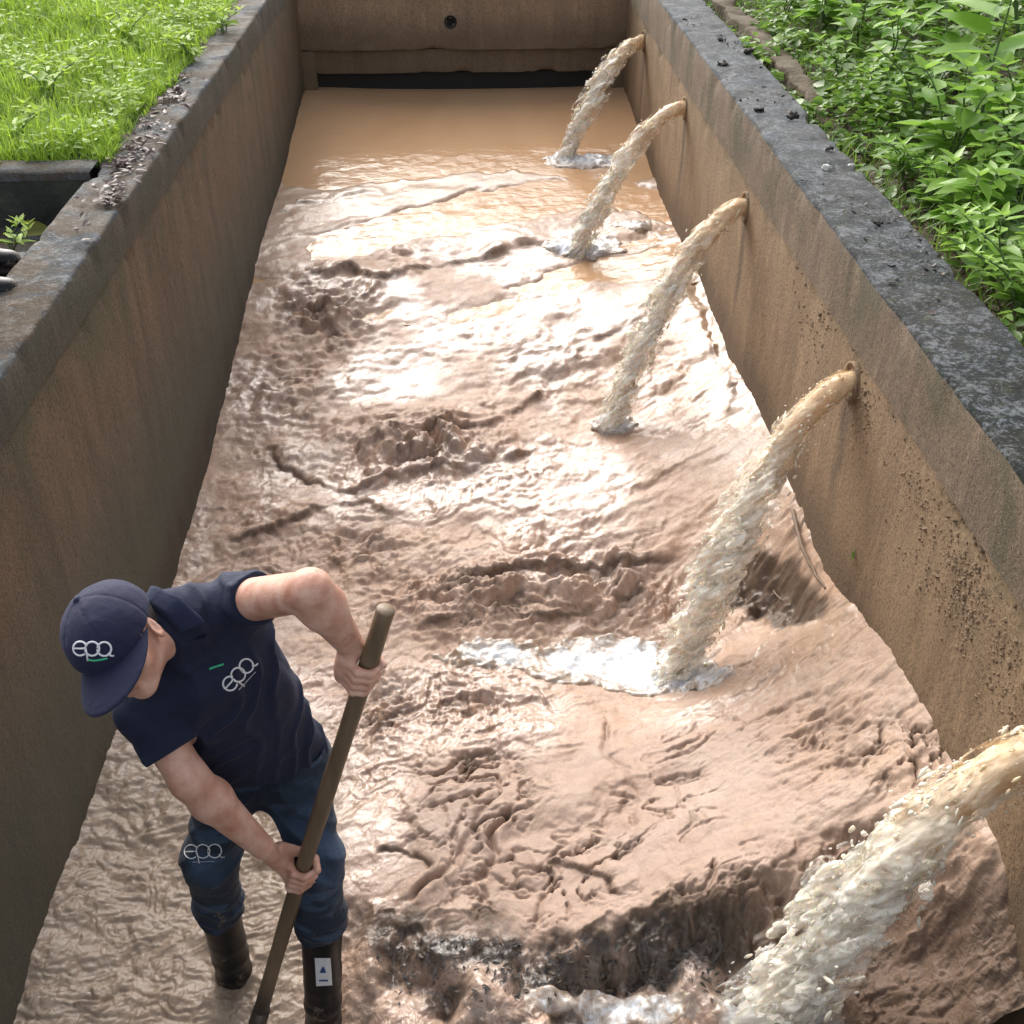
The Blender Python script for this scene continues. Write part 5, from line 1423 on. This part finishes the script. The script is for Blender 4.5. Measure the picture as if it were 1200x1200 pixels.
# weeds at the lawn edge
for px, py, h, lab in [(262, 40, .16, 'little weed trailing over the top of the left wall near the far end'), (225, 75, .22, 'leafy weed at the lawn edge beside the left wall'),
                       (60, 120, .22, 'leafy clump standing taller in the middle of the lawn'), (25, 175, .2, 'leafy clump on the lawn right above the black cross wall'), (150, 60, .22, 'leafy clump on the lawn halfway to the wall')]:
    p = atz(px, py, -.02); p[2] = float(lawn_z(np.array([p[0]]), np.array([p[1]]))[0])
    plant('weed', p, h, 4, 4, .085, .42, (.15 if px > 200 else 0, 0), lab, 'plant', mat='grass', spread=.8, tb=.75)
p = atz(14, 296, -.22); plant('weed', p, .12, 4, 3, .07, .3, (.25, 0), 'small pale weed growing at the foot of the black cross wall', 'plant', mat='grass', spread=1.0, tb=.7)
# a broad yellow green leaf lying at the foot of the cross wall
def single_leaf(name, label, c, D, N, L, W, mat, droop=.2, tint=.8):
    g = Geo(); V, Q, T, A = leaf_batch(np.array([c]), np.array([D], float), np.array([N], float), [L], [W], [droop], [tint]); g.add(V, Q, T, A)
    V2 = V-np.array(unit(N))*.0012; g.add(V2, np.array(Q)[:, ::-1], np.array(T)[:, ::-1], A)
    return tag(g.build(name, MAT[mat], attr='tint'), label, 'leaf')
single_leaf('leaf', 'broad yellow green leaf at the foot of the black cross wall', atz(24, 268, -.17), (1, .15, -.05), (0, -.8, .6), .12, .075, 'yleaf', .15, .7)
single_leaf('leaf', 'single green leaf stuck flat on the silted right wall', atX(1001, 645, XR-.008), (.0, -.05, -1), (-1, 0, .1), .045, .02, 'leaf', -.1, .35)
single_leaf('leaf', 'lone pale fallen leaf on the inner edge of the left wall', atz(96, 281, .006), (1, .4, .1), (0, 0, 1), .03, .018, 'litter', .1, 1.0)
# dead leaves along the top of the left wall
g = Geo(); P, S_ = [], []
for px, py, s, k in [(205,105,14,60),(190,120,12,45),(175,150,12,45),(165,175,12,50),(150,190,10,45),(135,225,8,45),(128,238,6,30),(185,85,12,20),(215,70,12,16),(110,255,25,14),(232,48,10,10),(150,205,16,30)]:
    for _ in range(k): 
        q = atz(px+rng.normal(0, s), py+rng.normal(0, s*.8), .004); P.append(q)
P = np.array(P); k = (P[:, 0] < XL-.0) & (P[:, 0] > -1.56); P = P[k]; n = len(P); P[:, 2] = .005+rng.uniform(0, .012, n)
L = rng.uniform(.02, .055, n)
V, Q, T, A = leaf_batch(P, rand_dirs(n, -.1, .3), np.tile(UP, (n, 1))+rng.normal(0, .45, (n, 3)), L, L*rng.uniform(.35, .6, n), rng.uniform(-.3, .4, n), np.clip(rng.beta(1.2, 1.8, n), 0, 1)); g.add(V, Q, T, A)
tag(g.build('leaf_litter', MAT['litter'], attr='tint'), 'purplish brown dead leaves scattered on the left wall top', kind='stuff')
# grit and crumbs along the top of the right wall
g = Geo(); n = 900; yy = 2.0+rng.beta(1.0, 1.7, n)*6; xx = XR+.0+rng.random(n)**.7*.29; k = fbm2(xx*5, yy*1.6, 3, 860) > -.05; xx, yy = xx[k], yy[k]; n = len(xx)
P = np.stack([xx, yy, np.full(n, .003)+rng.uniform(0, .004, n)], 1); L = rng.gamma(2.0, .0045, n)+.004
V, Q, T, A = leaf_batch(P, rand_dirs(n, -.05, .2), np.tile(UP, (n, 1))+rng.normal(0, .4, (n, 3)), L, L*rng.uniform(.4, .8, n), rng.uniform(-.3, .5, n), np.where(rng.random(n) < .12, .95, np.clip(rng.beta(1, 3, n), 0, .6))); g.add(V, Q, T, A)
tag(g.build('leaf_litter', MAT['debris'], attr='tint'), 'dark crumbs and leaf bits scattered over the right wall top', kind='stuff')
# dead leaves on the bare soil behind the right wall
g = Geo(); n = 2600; xx = 1.66+rng.beta(1.0, 2.2, n)*1.6; yy = 2.0+rng.random(n)*8; P = np.stack([xx, yy, bank_z(xx, yy)+.006], 1); L = rng.uniform(.02, .06, n)
V, Q, T, A = leaf_batch(P, rand_dirs(n, -.1, .3), np.tile(UP, (n, 1))+rng.normal(0, .45, (n, 3)), L, L*rng.uniform(.25, .6, n), rng.uniform(-.3, .4, n), np.clip(rng.beta(1, 2, n), 0, 1)); g.add(V, Q, T, A)
tag(g.build('leaf_litter', MAT['brownlitter'], attr='tint'), 'brown dead leaves on the soil behind the right wall', kind='stuff')
# black litter and leaf bits bedded in the sludge under the scarp
g = Geo(); n = 420
px = rng.uniform(440, 850, n); py = 1098+rng.beta(1.4, 1.8, n)*80+(px-620)*-.03
P = np.array([px_on_low(a, b) for a, b in zip(px, py)])
for _ in range(7):
    zz = bed(P[:, 0], P[:, 1])[0]
    P = np.array([atz(a, b, c) for a, b, c in zip(px, py, zz)])
dd_, _, _ = poly_dist(P[:, 0], P[:, 1], SCARP); ok_ = inside(P[:, 0], P[:, 1], LOWPOLY) & (dd_ > .05); P = P[ok_]; n = len(P)
P[:, 2] = bed(P[:, 0], P[:, 1])[0]+.004
L = rng.uniform(.008, .032, n)
V, Q, T, A = leaf_batch(P, rand_dirs(n, -.12, .12), np.tile(UP, (n, 1))+rng.normal(0, .2, (n, 3)), L, L*rng.uniform(.2, .6, n), rng.uniform(-.1, .4, n), np.clip(rng.beta(.7, 2.2, n), 0, .7)); g.add(V, Q, T, A)
tag(g.build('leaf_litter', MAT['debris'], attr='tint'), 'black rotten leaves in the sludge under the mud edge', kind='stuff')

# ================================================================== SMALL THINGS
def clod(pos, r, label, mat='clod', group=None, name='clod', cat='clod', seed=0, flat=.55):
    S = SDF(np.array(pos)-r*2, np.array(pos)+r*2, r/6)
    S.ell(np.array(pos)+[0, 0, r*flat*.6], [np.array([1, 0, 0]), np.array([0, 1, 0]), UP], (r, r*.7, r*flat), 0)
    S.ell(np.array(pos)+[r*.8, r*.3, r*.2], [np.array([1, 0, 0]), np.array([0, 1, 0]), UP], (r*.5, r*.4, r*.35), r*.3)
    S.band(lambda x, y, z: r*.75*fbm3(x/r*1.3, y/r*1.3, z/r*1.3, 3, seed, .6)+r*.12, r)
    P, Q = S.mesh(); o = mesh_np(name, P-np.array(pos), Q, MAT[mat]); o.location = pos
    return tag(o, label, cat, group)
for i, (px, py, r, lab) in enumerate([(845,48,.022,'small dark clod farthest up the right wall top'), (876,62,.034,'long dark clod at the outer edge of the far right wall top'), (847,76,.028,'flat dark clod near the inner edge of the far right wall top'),
        (888,130,.022,'round dark clod on the inner edge midway along the right wall top'), (926,138,.030,'dark forked clod near the outer edge midway along the right wall top'), (973,176,.02,'dark clod just behind the white pebble on the right wall top'), (1028,263,.016,'dark crumb nearest the mossy part of the right wall top')]):
    clod(atz(px, py, .002), r, lab, group='dark clods on the right wall top', seed=900+i)
clod(atz(969, 198, .002), .02, 'white pebble on a dark crumb on the right wall top', 'pebble', None, 'pebble', 'pebble', 920, .7)
clod(atz(997, 195, .002), .013, 'tiny white pebble by the outer edge of the right wall top', 'pebble', None, 'pebble', 'pebble', 921, .5)
clod(px_on_bed(485, 522)+np.array([0, 0, .02]), .05, 'grey stone caught in the mud ledge in the middle of the channel', 'steel', None, 'stone', 'stone', 922, .5)
def stick(pts, r, label, name='root', cat='root'):
    g = Geo(); pts = np.array(pts); t = np.linspace(0, 1, len(pts)); tt = np.linspace(0, 1, 26)
    q = np.stack([np.interp(tt, t, pts[:, k]) for k in range(3)], 1)
    for _ in range(3): q[1:-1] = (q[:-2]+2*q[1:-1]+q[2:])/4
    q += .35*r*np.stack([fbm2(tt*9, tt*0+k, 2, 930) for k in range(3)], 1)
    g.tube(q, np.linspace(r, r*.45, 26), 7); o = g.build(name, MAT['twig']); return tag(o, label, cat)
def bp(px, py, up=.0):
    p = px_on_bed(px, py)
    for _ in range(5):
        p = atz(px, py, zbed(p[0], p[1]))
    return p+np.array([0, 0, up])
stick([bp(928, 600, .01), atX(940, 640, XR-.04), atX(952, 668, XR-.03), atX(968, 690, XR-.02)], .010, 'pale crooked root hanging against the right wall by the dark hollow')
stick([bp(880, 672, .015), bp(900, 690, .02), bp(915, 706, .012)], .007, 'short root sticking out of the dark hollow in the bank')
stick([bp(860, 1185, .03), bp(880, 1150, .03), bp(905, 1110, .03)], .006, 'thin pale stick lying by the nearest jet', 'twig', 'twig')
p = on_bank(1085, 248); stick([p+[0, 0, .05], p+[.10, .02, .13], p+[.30, -.06, .06], p+[.42, -.14, .0]], .006, 'bent dry twig arching over the soil beyond the right wall', 'twig', 'twig')

# rubber boots of somebody standing on the left ledge
for toe, lab in ((atz(27, 322, -.06), 'black rubber boot farther back of the pair at the left edge'), (atz(25, 354, -.06), 'black rubber boot nearer of the pair at the left edge')):
    zf = float(ledge_z(np.array([toe[0]-.1]), np.array([toe[1]]))[0])+.004
    t = np.array([toe[0], toe[1], zf]); root = thing('rubber_boot', lab, 'boot', tuple(t-[.16, 0, 0]), 'pair of rubber boots at the left edge')
    S = SDF(t-[.42, .12, .02], t+[.03, .12, .45], .005)
    S.cone(t+[-.035, 0, .040], t+[-.13, 0, .050], .040, .046, .02, (UP, .78)); S.cone(t+[-.13, 0, .052], t+[-.24, 0, .055], .044, .042, .03)
    S.cone(t+[-.23, 0, .08], t+[-.235, 0, .36], .052, .066, .04)
    S.plane_cut(t+[0, 0, .014], np.array([0, 0, -1.0])); S.plane_cut(t+[0, 0, .35], np.array([0, 0, 1.0]))
    P, Q = S.mesh(); put(mesh_np('upper', relax(P, Q, 2, .4), Q, MAT['rubber']), root)
    a = np.linspace(0, 2*np.pi, 40, endpoint=False)
    ox = np.where(np.cos(a) > 0, -.06+.064*np.cos(a), -.22+.055*np.cos(a)); oy = .045*np.sin(a)
    ox = ox+.010*(np.cos(a) > 0); oy = oy*1.12
    V = np.concatenate([np.stack([t[0]+ox, t[1]+oy, np.full(40, zf+z_)], 1) for z_ in (0.0, .017)]+[t[None]+[[-.14, 0, 0]], t[None]+[[-.14, 0, .017]]])
    g = Geo(); g.add(V, [(k, (k+1) % 40, 40+(k+1) % 40, 40+k) for k in range(40)], [(80, (k+1) % 40, k) for k in range(40)]+[(81, 40+k, 40+(k+1) % 40) for k in range(40)])
    g.build('sole', MAT['clod'], root=root)

# ================================================================== CAMERA, LIGHT
cam = bpy.data.cameras.new('camera'); co = bpy.data.objects.new('camera', cam); COL.objects.link(co)
co.location = CAM; co.rotation_euler = (math.pi/2-PITCH, 0, -YAW)
cam.sensor_width = 36; cam.lens = FPX/1200*36; cam.clip_start = .05; cam.clip_end = 1000
scene.camera = co
SEL, SAZ = math.radians(35), math.radians(-17)      # azimuth from +Y towards +X
sd = np.array([math.sin(SAZ)*math.cos(SEL), math.cos(SAZ)*math.cos(SEL), math.sin(SEL)])
sun = bpy.data.lights.new('sun', 'SUN'); so = bpy.data.objects.new('sun', sun); COL.objects.link(so)
so.rotation_euler = Vector(sd).to_track_quat('Z', 'Y').to_euler(); so.location = (-6, 10, 12)
sun.energy = 1.5; sun.angle = math.radians(74); sun.color = (1.0, .95, .88)
w = bpy.data.worlds.new('World'); scene.world = w; w.use_nodes = True
nt = w.node_tree; bg = nt.nodes['Background']
sky = nt.nodes.new('ShaderNodeTexSky'); sky.sky_type = 'NISHITA'; sky.sun_disc = False
sky.sun_elevation = SEL; sky.sun_rotation = SAZ; sky.air_density = 1.0; sky.dust_density = 4.0; sky.ozone_density = .6
hs = nt.nodes.new('ShaderNodeHueSaturation'); hs.inputs['Saturation'].default_value = .35
nt.links.new(sky.outputs[0], hs.inputs['Color']); nt.links.new(hs.outputs[0], bg.inputs['Color']); bg.inputs['Strength'].default_value = .15
vs = scene.view_settings; vs.view_transform = 'Standard'; vs.look = 'None'; vs.exposure = 1.08; vs.gamma = 1.0
scene.cycles.use_denoising = True
scene.cycles.use_adaptive_sampling = True; scene.cycles.adaptive_threshold = .02
scene.cycles.max_bounces = 6; scene.cycles.transmission_bounces = 6; scene.cycles.transparent_max_bounces = 12
scene.cycles.sample_clamp_indirect = 6
